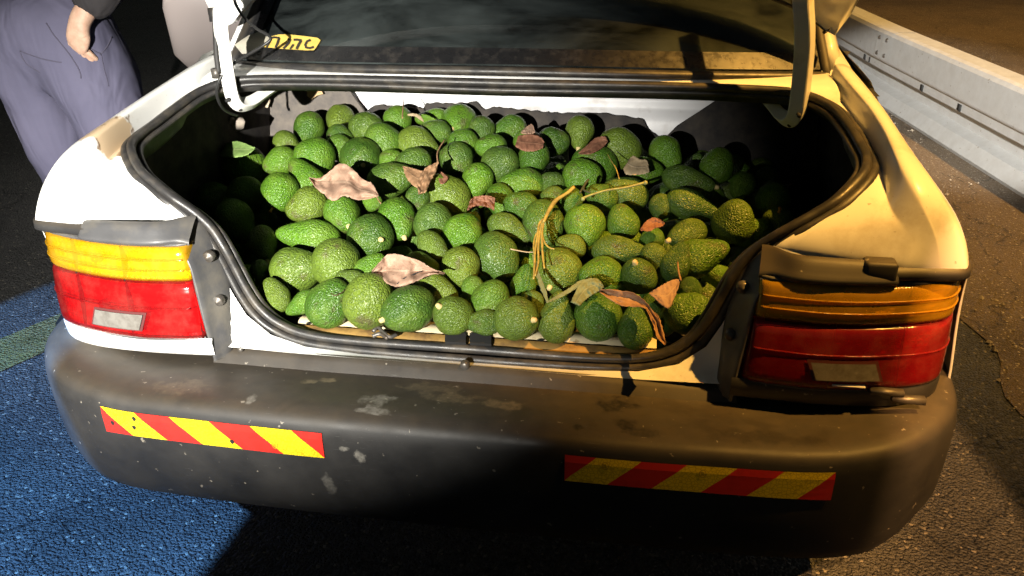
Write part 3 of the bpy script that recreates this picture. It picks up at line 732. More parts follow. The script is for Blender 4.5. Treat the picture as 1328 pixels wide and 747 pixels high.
# ------------------------------------------------------------------ rear window, cowl, mouldings
def gy(x): return .555 + .10 * (abs(x) / .65) ** 2.6          # bottom edge of the glass in plan
def glass_pt(x, t, off=0.0):
    """t 0..1 up the glass"""
    w = 1 - .13 * t; y = gy(x) + .62 * t; z = .966 + .40 * t + .025 * math.sin(math.pi * t) - .02 * (abs(x) / .65) ** 2 * (1 - t)
    return np.array((x * w, y - off * .55, z + off * .83))
GLASS = mat('rear_glass', (.02, .025, .028), .06); n_ = N(GLASS)
out_ = GLASS.node_tree.nodes['Material Output']
tr = n_.n('ShaderNodeBsdfTransparent'); tr.inputs[0].default_value = (.42, .46, .46, 1)
gl = n_.n('ShaderNodeBsdfGlossy'); gl.inputs['Roughness'].default_value = .02
df = n_.n('ShaderNodeBsdfDiffuse'); df.inputs[0].default_value = (.20, .24, .24, 1)  # teal dust film, its colour also standing in for pale reflections
fr = n_.n('ShaderNodeFresnel', IOR=1.5)
mx = n_.n('ShaderNodeMixShader'); n_.l(fr.outputs[0], mx.inputs[0]); n_.l(tr.outputs[0], mx.inputs[1]); n_.l(gl.outputs[0], mx.inputs[2])
mx2 = n_.n('ShaderNodeMixShader')
dm = n_.n('ShaderNodeMapping'); dm.inputs['Rotation'].default_value = (0, 0, .5); dm.inputs['Scale'].default_value = (1, 2.6, 2.6); n_.l(n_.coord(), dm.inputs['Vector'])
dust_refl = n_.math('MULTIPLY', n_.ramp(n_.noise(4.2, 7, .62, vec=dm.outputs[0], dist=.4), [(.36, (.06,) * 3), (.72, (1, 1, 1))]), .24)
n_.l(dust_refl, mx2.inputs[0]); n_.l(mx.outputs[0], mx2.inputs[1]); n_.l(df.outputs[0], mx2.inputs[2]); n_.l(mx2.outputs[0], out_.inputs['Surface'])
gx = np.linspace(-.645, .645, 41); gt = np.linspace(0, 1, 21)
v, f = grid([[glass_pt(x, t) for t in gt] for x in gx]); win = part('rear_window', (v, f), GLASS); solid(win, .004, 1)
FRIT = dirt_mat('window_black_border', (.012, .012, .013), (.05, .045, .04), .28, 30, (.5, .8))
def band(name, t0, t1, m, off, parent=win): return mesh_ob(name, *grid([[glass_pt(x, t, off) for t in np.linspace(t0, t1, 4)] for x in gx]), m, parent)
band('black_border', .0, .055, FRIT, .003)
for s in (-1, 1):
    mesh_ob('black_border', *grid([[glass_pt(s * x, t, .003) for x in (.605, .625, .645)] for t in gt]), FRIT, win)
# rubber moulding at the foot of the glass and up its sides
mp_ = [glass_pt(x, -.02) + np.array((0, -.006, .002)) for x in np.linspace(-.645, .645, 50)]
part('window_moulding', tube(mp_, .0125, 10, squash=(1, .75)), SEAL)
for s in (-1, 1):
    part('window_moulding', tube([glass_pt(s * .652, t) + np.array((0, -.004, .002)) for t in np.linspace(-.03, 1, 24)], .011, 8), BLACKP)
# painted cowl strip between moulding and weatherstrip
rows = [[(x, .530 - (max(0, abs(x) - .5)) * .3, .915), (x, .536 - (max(0, abs(x) - .5)) * .2, .936), (x, .542, .943), (x, max(.545, gy(x) - .02), .946), (x, gy(x) + .02, .938)] for x in np.linspace(-.655, .655, 50)]
part('rear_cowl', grid(rows), PAINT)
# new driver sticker on the glass (flat print): dark strokes on yellow
GPX = np.array([[glass_pt(x, t, 0) for t in np.linspace(0, .35, 90)] for x in np.linspace(-.62, -.2, 160)]).reshape(-1, 3)
def gplane(px, py, off):
    d = ray(px, py); d = d / np.linalg.norm(d); q = GPX - CP
    i = int(np.argmin(np.linalg.norm(np.cross(q, d), axis=1)))
    t = q[i] @ d; return CP + d * (t - off * 1.6)
def zz(p): return (300 + p[0] / 8.3, 20 + p[1] / 8.3)
YST = mat('sticker_yellow', (.62, .44, .10), .5); INK = mat('sticker_ink', (.035, .03, .025), .5)
out_px = [(330, 340), (380, 280), (430, 225), (510, 205), (600, 203), (700, 212), (820, 226), (930, 240), (962, 266), (930, 320), (890, 375), (800, 376), (720, 370), (620, 364), (540, 360), (440, 350)]
V = [gplane(*zz(p), .006) for p in out_px]; V.insert(0, np.mean(V, 0))
stk = mesh_ob('window_sticker', V, [(0, 1 + i, 1 + (i + 1) % len(out_px)) for i in range(len(out_px))], YST, win, smooth=False)
def stroke(pts, w0):
    P = np.array(pts, float); Tn = np.gradient(P, axis=0); Tn /= np.linalg.norm(Tn, axis=1)[:, None]; Nn = np.stack([-Tn[:, 1], Tn[:, 0]], 1) * w0
    V = [gplane(*zz(p), .008) for p in np.concatenate([P + Nn, P - Nn])]; k_ = len(P)
    mesh_ob('sticker_letter', V, [(i, i + 1, k_ + i + 1, k_ + i) for i in range(k_ - 1)], INK, stk, smooth=False)
stroke([(378, 345), (405, 300), (430, 252)], 10); stroke([(415, 240), (465, 236), (515, 242)], 11); stroke([(512, 240), (495, 300), (472, 350)], 12)
stroke([(605, 252), (634, 262), (605, 308), (560, 356)], 13)
stroke([(670, 262), (715, 262), (755, 268)], 12); stroke([(752, 268), (725, 310), (700, 362)], 13); stroke([(668, 312), (650, 335), (632, 362)], 10)
stroke([(850, 262), (812, 280), (794, 315), (802, 345), (845, 352), (888, 338)], 12)
# clear document pocket lying behind the cable in the window's left corner
poly = [(304, 58), (322, 46), (344, 38), (351, 50), (338, 60), (322, 69), (314, 70)]
V = [gplane(a, b, .007) for a, b in poly]; V.insert(0, np.mean(V, 0) + np.array((0, -.004, .006)))
mesh_ob('paper_slip', V, [(0, 1 + i, 1 + (i + 1) % len(poly)) for i in range(len(poly))], dirt_mat('grey_paper', (.34, .32, .26), (.22, .2, .17), .5, 40), win)

# ------------------------------------------------------------------ hinge arms and boot lid
ARM = [(.525, .60, .905), (.545, .555, .893), (.560, .515, .884), (.572, .488, .889), (.577, .477, .912), (.576, .473, .96), (.573, .470, 1.01), (.566, .463, 1.06), (.556, .462, 1.11), (.548, .475, 1.18), (.535, .53, 1.26), (.52, .60, 1.32)]
for s in (-1, 1):
    p = smooth_path(mir(ARM, s), 5)
    o = part('hinge_arm', tube(p, [.012, .017, .019, .0195, .0195, .019, .018], 4, squash=(1.15, .95)), ARMP, smooth=False); bevel(o, .003, 2)
    for q in ((.577 * s, .470, .905), (.567 * s, .50, .878)):
        v, f = lathe([(0, -.019), (.004, -.019), (.004, .0)], 10, 'y', q); mesh_ob('hinge_hole', v, f, DARK, o)
# boot lid, standing open: outer skin, pressed inner frame
def lid_z0(x): return float(np.interp(abs(x), [0, .2, .38, .50, .57, .62, .648, .668, .69, .705], [1.165, 1.16, 1.145, 1.115, 1.085, 1.045, 1.012, 1.03, 1.09, 1.14]))
def lid_y(x, z): return .665 - .07 * (z - 1.0) - .02 * (z - 1.25) ** 2 - .03 * (abs(x) / .7) ** 2
lx = np.linspace(-.703, .703, 61)
rows_o, rows_i = [], []
for x in lx:
    z0 = lid_z0(x); z1 = 1.56 - .05 * (abs(x) / .7) ** 3; ro, ri = [], []
    for j in range(17):
        z = z0 + (z1 - z0) * j / 16; edge = min((z - z0), (z1 - z), .703 - abs(x))
        frame = .5 * (1 + math.tanh((edge - .075) / .008))
        ro.append((x, lid_y(x, z) + .028, z)); ri.append((x, lid_y(x, z) - .010 + .022 * frame - .012 * (1 if edge < .004 else 0) * -1, z))
    rows_o.append(ro); rows_i.append(ri)
vo, fo = grid(rows_o); vi, fi = grid(rows_i); off = len(vo); no, nz_ = len(lx), 17
rim = []
for i in range(no - 1):
    for j in (0, nz_ - 1): rim.append((i * nz_ + j, (i + 1) * nz_ + j, off + (i + 1) * nz_ + j, off + i * nz_ + j))
for j in range(nz_ - 1):
    for i in (0, no - 1): rim.append((i * nz_ + j, i * nz_ + j + 1, off + i * nz_ + j + 1, off + i * nz_ + j))
lid = part('boot_lid', (vo + vi, fo + [tuple(a + off for a in q) for q in fi] + rim), PAINT)
for px, py, r in ((1070, 22, .006), (1069, 42, .003)):
    d = ray(px, py); p = at(px, py, y=.640)
    v, f = lathe([(0, -.002), (r, -.002), (r, .004)], 12, 'y', p); mesh_ob('lid_hole', v, f, DARK, lid)
mesh_ob('lid_seam', *tube([at(a, b, y=.636) for a, b in ((1056, 28), (1064, 35), (1072, 42), (1076, 37))], .0016, 6), DARK, lid)
mesh_ob('lid_seam', *tube([at(a, b, y=.645) for a, b in ((996, -4), (1012, 2), (1028, 9), (1040, 17))], .004, 6), BLACKP, lid)
# wiring loom running from the lid into the boot
pth = smooth_path([at(303, -10, y=.60), at(306, 6, y=.58), at(318, 24, y=.56), at(334, 38, y=.545), at(351, 49, y=.535), at(340, 60, y=.525), at(318, 73, y=.50), at(296, 88, y=.47), at(284, 105, y=.455), at(281, 122, y=.46), at(287, 138, y=.48), at(297, 146, y=.52), at(308, 150, y=.56)], 6)
part('wiring_loom', tube(pth, .0032, 8), CABLEM)
part('wiring_loom', tube(smooth_path([at(279, 20, y=.458), at(280, 45, y=.456), at(281, 70, y=.456), at(284, 95, y=.456)], 6), .006, 8), BLACKP)
part('loom_clip', box(at(277, 19, y=.455), (.016, .012, .026)), BLACKP)
part('loom_clip', box(at(280, 95, y=.455), (.014, .012, .020)), BOLT)

# ------------------------------------------------------------------ remaining body: pillars, roof, sides, cabin
for s in (-1, 1):
    pil = []
    for t in np.linspace(0, 1, 12):
        g = glass_pt(.652, t); xo = .690 * (1 - t) + .575 * t; y0 = .613 + .55 * t
        pil.append(mir([tuple(g + np.array((0, .0, .002))), (g[0] + .016, g[1] - .02, g[2] + .006), (xo, g[1] + .02, g[2] + .002 - .02 * t), (xo + .03 - .01 * t, g[1] + .16 - .05 * t, g[2] - .02), (xo + .045 - .02 * t, g[1] + .45 - .25 * t, g[2] - .012)], s))
    o = part('rear_pillar', grid(pil), PAINT); solid(o, .002)
    # deck gap filler between glass corner and quarter panel
    part('deck_corner', grid([mir([(.640, .613, .934), (.655, .613, .936), (.668, .613, .956), (.690, .613, .957), (.760, .613, .880)], s), mir([(.645, .66, .955), (.660, .665, .958), (.672, .67, .966), (.692, .67, .966), (.762, .67, .884)], s), mir([(.66, .78, .99), (.67, .80, .985), (.68, .82, .98), (.705, .84, .965), (.765, .86, .886)], s)]), PAINT)
    side = []
    for y in np.linspace(.613, 4.1, 24):
        e = max(0, (y - 3.4) / .7) ** 2; w = 1 - .12 * e; zt = .965 - .12 * max(0, (y - 2.9) / 1.2)
        side.append(mir([(.705 * w, y, zt), (.735 * w, y, zt - .03), (.765 * w, y, zt - .085), (.838 * w, y, .66), (.838 * w, y, .50), (.815 * w, y, .26)], s))
    part('body_side', grid(side), PAINT)
    part('side_windows', grid([mir([(.705, y, .965), (.56, y + (.05 if y < 1.5 else -.1 if y > 2.5 else 0), 1.36)], s) for y in np.linspace(1.05, 2.75, 8)]), mat('dark_side_glass', (.015, .016, .018), .06, coat=.5))
    for y in (.95, 3.35):
        w = empty_w = None
        v, f = lathe([(.20, -.085), (.275, -.09), (.298, -.06), (.298, .06), (.275, .088), (.20, .085)], 36, 'x', (.755 * s, y, .298))
        wh = part('wheel', (v, f), TYRE)
        v, f = lathe([(.0, .055 * s), (.05, .06 * s), (.10, .03 * s), (.17, .05 * s), (.20, .08 * s)], 28, 'x', (.755 * s, y, .298)); mesh_ob('rim', v, f, RIM, wh)
rf = [[(x, y, 1.395 - .03 * (x / .57) ** 2 - .02 * ((y - 1.85) / .7) ** 2 - (.02 if abs(x) > .5 else 0)) for x in np.linspace(-.572, .572, 13)] for y in np.linspace(1.15, 2.55, 8)]
part('roof', grid(rf), PAINT)
part('bonnet', grid([[(x * (1 - .1 * max(0, (y - 3.4) / .7)), y, .97 - .14 * ((y - 3.0) / 1.15) - .03 * (x / .7) ** 2) for x in np.linspace(-.705, .705, 9)] for y in np.linspace(3.0, 4.12, 6)]), PAINT)
part('windscreen', grid([[(x * (1.14 - .14 * t), 3.02 - .5 * t - .06 * (x / .57) ** 2, .96 + .41 * t) for t in np.linspace(0, 1, 5)] for x in np.linspace(-.57, .57, 9)]), mat('windscreen_glass', (.015, .016, .018), .06, coat=.5))
part('front_panel', grid([[(x, 4.12 - .06 * (x / .7) ** 2, z) for z in (.24, .5, .83)] for x in np.linspace(-.63, .63, 5)]), PAINT)
part('underbody', box((0, 2.1, .27), (1.50, 4.0, .06)), DARK)
part('boot_shell', box((0, .62, .34), (1.50, .94, .08)), DARK)
PLUSH = dirt_mat('grey_seat_cloth', (.10, .10, .105), (.16, .155, .15), .95, 30, spec=.1)
part('parcel_shelf', grid([[(x, y, .945 + .02 * (y - .7)) for y in np.linspace(.63, 1.06, 6)] for x in np.linspace(-.64, .64, 12)]), PLUSH)
o = part('rear_seat_back', box((0, 1.14, .82), (1.25, .14, .50)), PLUSH); bevel(o, .05, 4)
for x in (-.36, .36):
    o = part('headrest', box((x, 1.13, 1.14), (.26, .09, .13)), PLUSH); bevel(o, .035, 4)
for x in (-.36, .36):
    o = part('front_seat', box((x, 2.0, .85), (.48, .16, .75)), PLUSH); bevel(o, .05, 4)
part('cabin_floor', box((0, 2.0, .36), (1.4, 1.7, .04)), DARK)
o = part('brake_light_box', box((.03, .80, .985), (.20, .06, .045)), mat('dark_red_lens', (.20, .01, .012), .2)); bevel(o, .01, 3)
# ------------------------------------------------------------------ avocados
def heap(x, y):
    t = max(0., min(1., (y - .13) / .66))
    h = .604 + .150 * t ** .85
    h -= .05 * max(0, (abs(x) - .42) / .25) ** 2
    h += .006 * math.sin(11 * x + 3 * y) * math.sin(9 * y + 2)
    return h
def on_heap(px, py, lift=0.0):
    d = ray(px, py); d = d / np.linalg.norm(d); t = .9
    g = lambda t: CP[2] + d[2] * t - heap(CP[0] + d[0] * t, CP[1] + d[1] * t) - lift
    while t < 3 and g(t) > 0: t += .04
    if t >= 3: return CP + d * 2.2
    a, b = t - .04, t
    for _ in range(10):
        m = (a + b) / 2
        if g(m) > 0: a = m
        else: b = m
    return CP + d * b
def avo_mesh(i):
    r = np.random.default_rng(100 + i); nu, nv = 112, 72
    neck = [.10, .30, .20, .42, .05, .25, .16, .36][i]; wv = r.uniform(.93, 1.05, 2); V = []
    off = r.uniform(-20, 20, 3); bend = r.uniform(-.06, .06, 2)
    for b in range(nv):
        th = math.pi * b / (nv - 1); s = -math.cos(th)        # -1 blossom end .. +1 stem end
        rr = math.sin(th) ** .93 * (1 - neck * (.5 + .5 * math.tanh((s - .15) / .42)) * .9) * (1 + .05 * (1 - s) * (1 - abs(s)))
        for a in range(nu):
            ph = 2 * math.pi * a / nu; c_, s_ = math.cos(ph), math.sin(ph)
            q = Vector((c_ * math.sin(th) * 1.3, s_ * math.sin(th) * 1.3, s * 1.3)) + Vector(off)
            lump = .045 * noise.noise(q * .9) + .022 * noise.noise(q * 2.1)
            peb = .010 * noise.noise(q * 9) + .007 * noise.noise(q * 17)
            k_ = rr * (1 + lump + peb * (1 - .6 * max(0, s) ** 3))
            V.append((k_ * c_ * wv[0] + bend[0] * s * s, k_ * s_ * wv[1] + bend[1] * s * s, s * (1 + .02 * lump)))
        
    Fc = [(b * nu + a, b * nu + (a + 1) % nu, (b + 1) * nu + (a + 1) % nu, (b + 1) * nu + a) for b in range(nv - 1) for a in range(nu)]
    me = bpy.data.meshes.new('avocado'); me.from_pydata(V, [], Fc); me.materials.append(AVO)
    me.polygons.foreach_set('use_smooth', [True] * len(me.polygons))
    bm = bmesh.new(); bm.from_mesh(me); bmesh.ops.remove_doubles(bm, verts=bm.verts, dist=1e-4); bm.to_mesh(me); bm.free()
    return me, (bend[0], bend[1], 1.0)
AM = [avo_mesh(i) for i in range(8)]
sv, sf = lathe([(0, .16), (.05, .17), (.085, .13), (.095, .05), (.12, -.03), (.12, -.10)], 14, 'z')
SCM = mesh_ob('stem_scar', sv, sf, SCAR); scar_me = SCM.data; bpy.data.objects.remove(SCM)
kv, kf = tube(smooth_path([(0, 0, -.08), (.01, 0, .10), (.03, .01, .28), (.02, .03, .46)], 4), [.13, .10, .085, .10], 10)
SKM = mesh_ob('stalk', kv, kf, STALK); stalk_me = SKM.data; bpy.data.objects.remove(SKM)

# px, py, half width px, length ratio, direction of the stem end in the picture (deg, 90 = down), tilt to the camera, mesh, scar, label
A = [
(399,169,19,1.25,110,25,1,0,'green avocado with narrow end down, at the back left by the carpet'),
(376,160,15,1.25,200,0,0,0,'avocado mostly hidden behind the back left avocado with its narrow end down'),
(441,156,18,1.2,100,55,2,1,'bright avocado highest at the back left, its brownish stem end facing out'),
(475,165,18,1.2,190,0,4,0,'smooth mid green avocado in the back row, right of the highest one at back left'),
(441,177,14,1.2,20,10,5,0,'dark blotchy avocado in shade below the highest one at back left'),
(440,193,15,1.2,70,10,1,0,'small green avocado lit in part, left of the glossy yellow green one at back left'),
(497,185,22,1.15,240,30,0,0,'round bright green avocado third from the top left, above the large pinkish dry leaf'),
(408,203,23,1.1,185,25,6,0,'wide pebbly avocado above and left of the large pinkish dry leaf'),
(363,210,18,1.2,150,10,2,0,'green avocado at the left shadow edge above the one with an orange stalk'),
(468,206,24,1.15,60,60,4,1,'glossy yellow green avocado with a pale stem scar above the large pinkish dry leaf'),
(398,234,20,1.5,235,0,1,0,'avocado in half shade touching the left tip of the large pinkish dry leaf'),
(514,161,19,1.25,100,20,3,0,'bright pebbly avocado in the back row under the white bulkhead, tapering downwards'),
(544,188,20,1.4,30,5,1,0,'long rough avocado lying diagonally, behind and left of the dry stalked leaf'),
(562,154,13,1.7,180,0,7,0,'dark avocado lying sideways at the back with its narrow end by a thin yellowish leaf'),
(594,158,21,1.2,115,55,6,1,'topmost avocado at the middle back with a brown and white stem end'),
(566,170,14,1.3,200,0,5,0,'dark avocado in shade under the topmost one at the middle back'),
(626,170,16,1.2,80,20,1,0,'glossy green avocado just right of the topmost one at the middle back'),
(601,186,17,1.15,200,10,0,0,'shaded avocado shown as a crescent between the topmost one and a brown stained one'),
(592,206,20,1.05,300,45,4,0,'avocado with a brownish stained top right of the dry stalked leaf'),
(637,191,17,1.2,180,20,2,0,'avocado with a small yellow stub beside it, right of the crescent shaped shaded one'),
(649,213,22,1.1,330,40,0,0,'round glossy avocado with a brownish cheek, right of centre at the back'),
(661,167,16,1.3,170,0,5,0,'dim avocado in the back row left of a brown leaf fragment'),
(687,186,17,1.2,10,0,2,0,'dark avocado in shade under the brown leaf fragment at the back'),
(692,206,20,1.15,100,35,6,1,'rough dark green avocado with its stem end down, below the brown leaf fragment'),
(717,184,17,1.2,0,0,0,0,'dark avocado between the brown leaf fragment and the pear shaped one at the back'),
(752,173,19,1.25,95,30,3,1,'dark avocado at the back right whose neck with a stub of stem points down'),
(771,214,25,1.15,200,5,5,0,'large shaded avocado with a bright rim below the rusty leaf at the back'),
(755,229,23,1.1,350,30,2,0,'large dark avocado just above the forked yellow twig'),
(803,193,24,1.15,20,0,4,0,'very dark avocado right of the rusty leaf at the back'),
(865,200,20,1.2,60,20,1,0,'lone dark avocado at the back right with a curved shadow across it'),
(893,235,18,1.75,15,10,7,1,'long dark avocado on its side at the right, pale stem scar at its end'),
(812,250,20,1.4,200,0,5,0,'dark pebbly avocado just below the green twig with knobbed ends'),
(857,268,14,1.15,90,0,0,0,'small dark green avocado left of the long ochre one'),
(899,267,20,1.65,20,5,3,0,'long ochre lit avocado with its neck to the right, near the right rim'),
(952,287,27,1.05,280,40,2,0,'big round ochre avocado resting near the right rim'),
(890,304,18,1.5,160,25,5,1,'ochre avocado lying sideways with a white stem dot at its left end'),
(905,334,25,1.55,-20,5,7,0,'large ochre avocado with its neck against the right rim'),
(877,340,17,1.5,290,0,1,0,'avocado leaning against the left side of the large one on the right rim'),
(845,310,13,1.2,150,0,0,0,'small yellow green avocado under the orange leaf fragment'),
(802,324,18,1.75,0,5,1,0,'long yellow brown avocado lying level right of the bright yellow one'),
(758,293,26,1.08,100,35,2,0,'round avocado with an orange top and green base, right of the yellow twig'),
(808,288,20,1.15,250,0,6,0,'blocky avocado with a shadow across its top, right of the round orange topped one'),
(705,291,24,1.28,80,10,0,0,'upright oval avocado with the yellow twig hanging over it'),
(724,352,27,1.12,120,45,4,1,'brightest yellow avocado in the middle of the right half, under the yellow twig'),
(779,357,23,1.2,180,15,5,0,'rough ochre glinting avocado right of the brightest yellow one'),
(828,357,22,1.15,240,50,6,1,'smooth dark green avocado with a yellow stem dot on top, above the long curled leaf'),
(679,367,16,1.45,280,0,7,0,'narrow upright avocado left of the thin grey green leaf blade'),
(895,375,14,1.1,270,0,0,0,'top of an ochre avocado behind the last one of the front row'),
(891,405,26,1.1,330,20,2,0,'last avocado of the front row on the right, tight against the rim seal'),
(670,413,26,1.08,0,45,4,1,'avocado at the sill just right of the black latch slots, scar facing right'),
(722,411,25,1.28,275,5,3,0,'rough pear shaped avocado standing at the sill, narrow end up, under the grey green leaf'),
(775,412,28,1.08,90,20,0,0,'big smooth round avocado at the front sill under the tip of the long curled leaf'),
(824,424,21,1.3,270,0,1,0,'small pear shaped avocado at the sill, left of the curled leaf hanging end'),
(637,387,24,1.08,300,35,6,0,'round avocado, green on the left and ochre on the right, above the latch slots'),
(627,418,16,1.4,180,0,5,0,'small half hidden avocado just above the black latch slots'),
(598,347,24,1.15,75,35,2,0,'smooth mid green avocado right of the cracked dry leaf'),
(644,334,26,1.25,60,15,0,0,'large oval avocado lying diagonally at the centre front, left of the yellow twig'),
(587,409,23,1.12,215,45,4,1,'dark avocado at the front sill with a pale dot on its brownish upper left'),
(529,401,27,1.28,155,30,0,1,'large oval avocado at the sill with a white stem dot at its lower left'),
(478,390,30,1.18,285,20,4,0,'biggest bright lime avocado at the front, in front of the cracked dry leaf'),
(427,393,27,1.2,310,15,6,0,'bright lime avocado at the front left with a thin curved twig on it'),
(392,394,15,1.5,150,0,3,0,'dark pebbly avocado at the front left corner behind the bright lime one'),
(358,382,16,1.4,240,0,2,0,'dark oval avocado leaning in the front left corner nearest the seal'),
(337,353,12,1.3,90,0,1,0,'small avocado cut by shadow at the far front left, above the corner one'),
(384,350,29,1.18,350,20,2,0,'large glossy avocado with a white sheen at the front left'),
(435,340,29,1.05,250,40,0,0,'big round matt green avocado right of the large glossy one at front left'),
(477,350,16,1.6,315,0,5,0,'avocado half under the left edge of the cracked dry leaf'),
(481,308,27,1.05,10,55,4,1,'round avocado with brownish top and a pale dot, centre left above the cracked leaf'),
(400,307,22,1.7,185,5,7,0,'long necked avocado, half lit, with its neck pointing left'),
(341,317,17,1.45,70,25,1,1,'narrow upright avocado at the left shadow edge with a pale dot at its foot'),
(444,279,23,1.1,55,45,6,1,'glossy avocado under the large pinkish dry leaf, with a pale dot at lower right'),
(398,267,21,1.25,150,20,5,0,'dark pebbly avocado between the orange stalked one and the large pinkish leaf'),
(363,250,22,1.2,100,40,0,2,'avocado at the left shadow edge with an orange stalk hanging from its lower end'),
(507,233,22,1.35,350,10,6,0,'bright pebbly avocado right of the large pinkish dry leaf'),
(515,286,23,1.3,65,35,1,1,'oval avocado leaning right with a pale dot at its lower end, centre left'),
(482,262,11,1.2,0,0,0,0,'small dark avocado peeping from under the stem of the large pinkish leaf'),
(579,254,26,1.22,220,15,2,0,'large bright avocado lying diagonally left of the small curled brown leaf'),
(563,290,24,1.1,270,25,0,0,'round lime avocado at the centre, below the large diagonal one'),
(601,302,24,1.05,30,50,6,0,'dark round pebbly avocado at the centre with a pale cheek'),
(561,320,15,1.5,50,10,4,0,'small glossy avocado deep in the gap above the cracked dry leaf'),
(541,260,15,1.3,100,0,5,0,'shaded avocado seen between the stalked dry leaf and the large diagonal one'),
(619,234,20,1.15,110,30,2,0,'pebbly green avocado above the small curled brown leaf'),
(649,262,18,1.3,75,10,1,0,'avocado half behind the small curled brown leaf on its right'),
(677,239,20,1.4,180,5,5,0,'matt flattish green avocado lying level above the middle of the heap'),
(676,268,20,1.15,200,25,6,0,'dark green avocado right of the one behind the small curled leaf'),
(661,297,18,1.55,25,5,3,0,'elongated avocado with a shiny ridge left of the upright one under the yellow twig'),
(566,376,19,1.45,25,10,2,0,'dull avocado with a purplish sheen just below the tip of the cracked leaf'),
(716,238,14,1.2,200,0,0,0,'small mottled avocado left of the large dark one above the forked twig'),
(716,258,14,1.2,300,0,4,0,'yellowish avocado hidden behind the joint of the yellow twig'),
(741,261,15,1.15,90,0,2,0,'small dark avocado under the fork of the yellow twig'),
(1003,260,20,1.1,60,0,0,0,'dim avocado in the dark right corner near the rim'),
(1009,291,20,1.1,250,50,4,2,'yellow topped avocado at the right rim with an orange stalk standing up'),
(962,241,15,1.2,120,0,5,0,'small dim avocado in shade behind the big round ochre one'),
(984,296,13,1.3,200,0,1,0,'avocado squeezed between the big round ochre one and the right rim'),
(318,220,27,1.1,70,0,0,0,'avocado in deep shade left of the lit ones, below the fresh green leaf'),
(315,254,22,1.2,140,0,2,0,'avocado in deep shade left of the orange stalked one'),
(306,287,24,1.2,60,0,6,0,'avocado in deep shade above the narrow upright one at the left'),
(280,262,22,1.2,20,0,4,0,'avocado in deep shade midway between the left seal and the orange stalked one'),
(372,187,15,1.2,40,0,5,0,'barely lit avocado in shade left of the back left narrow ended one'),
(535,212,18,1.3,160,0,0,0,'dark avocado in the gap above the bright pebbly one beside the pinkish leaf'),
(512,212,16,1.3,20,0,2,0,'shaded avocado wedged below the round bright one third from the top left'),
(838,222,18,1.2,0,0,1,0,'dark avocado right of the beige torn leaf'),
(930,215,19,1.2,300,0,4,0,'barely visible avocado in the dark behind the long dark one on the right'),
(780,255,17,1.2,200,0,6,0,'dark avocado in the shade under the middle of the green twig'),
(848,335,16,1.2,80,0,5,0,'avocado in the dark gap right of the long yellow brown level one'),
(740,320,16,1.2,200,0,2,0,'avocado in the dark gap under the round orange topped one'),
(455,365,15,1.3,200,0,5,0,'avocado glimpsed in the gap behind the two bright lime ones at front left'),
(546,345,17,1.3,10,0,1,0,'dark avocado under the cracked dry leaf in the middle'),
(693,395,15,1.2,60,0,3,0,'dark avocado in the gap behind the two at the sill right of the latch slots'),
(613,375,14,1.2,90,0,2,0,'dark avocado in the gap left of the half ochre round one'),
(850,395,16,1.2,300,0,0,0,'dark avocado in the gap under the long curled leaf at the right'),
]
GRP = 'avocados heaped in the open boot'
bodies = []
for (px, py, b, ar, th, ti, mi_, sc, lab) in A:
    p = on_heap(px, py); dep = (p - CP) @ CR[2]; r = b * dep / F * 1.05
    bodies.append([p, r, 1 + (ar - 1) * 1.15])
# push overlapping fruit apart along their own sight lines
dirs = [(q[0] - CP) / np.linalg.norm(q[0] - CP) for q in bodies]
base_t = [np.linalg.norm(q[0] - CP) for q in bodies]; rt = np.random.default_rng(21); tt = [t + rt.uniform(-.016, .016) for t in base_t]
for it in range(60):
    for i in range(len(bodies)):
        for j in range(i):
            pi, pj = CP + dirs[i] * tt[i], CP + dirs[j] * tt[j]
            need = (bodies[i][1] * bodies[i][2] ** .35 + bodies[j][1] * bodies[j][2] ** .35) * .88
            dvec = pi - pj; dd = np.linalg.norm(dvec)
            if dd < need:
                push = min(.006, (need - dd) * .5) * (1 if tt[i] >= tt[j] else -1)
                tt[i] += push; tt[j] -= push
    for i in range(len(bodies)): tt[i] = min(max(tt[i], base_t[i] - .055), base_t[i] + .075)
def place_avocado(p, r, ar, axis, mesh_i, scar, label, roll):
    me, tip = AM[mesh_i]
    o = bpy.data.objects.new('avocado', me); COL.objects.link(o)
    q = Vector(axis).to_track_quat('Z', 'Y').to_matrix() @ Matrix.Rotation(roll, 3, 'Z')
    L_ = r * ar
    Mx = q.to_4x4(); Mx = Matrix.Translation(Vector(p)) @ Mx @ Matrix.Diagonal((r * 1.03, r * 1.03, L_, 1))
    o.matrix_world = Mx; tag(o, label, 'avocado', GRP)
    if scar:
        s = bpy.data.objects.new('stem_scar' if scar == 1 else 'stalk', scar_me if scar == 1 else stalk_me); COL.objects.link(s); s.parent = o
        k_ = .0062 / .12 if scar == 1 else .030
        s.matrix_parent_inverse = Matrix.Identity(4)
        s.matrix_basis = Matrix.Translation(Vector((tip[0], tip[1], .975))) @ Matrix.Diagonal((k_ / r, k_ / r, k_ / L_, 1))
    return o
for i, (px, py, b, ar, th, ti, mi_, sc, lab) in enumerate(A):
    p = CP + dirs[i] * tt[i]; sc_r = bodies[i][1] * tt[i] / base_t[i]
    t_, f_ = rad(th), rad(ti)
    ax = math.cos(f_) * (math.cos(t_) * CR[0] + math.sin(t_) * CR[1]) - math.sin(f_) * CR[2]
    place_avocado(p, sc_r, bodies[i][2], ax, mi_, sc, lab, rng.uniform(0, 6.28)); bodies[i][0] = p; bodies[i][1] = sc_r
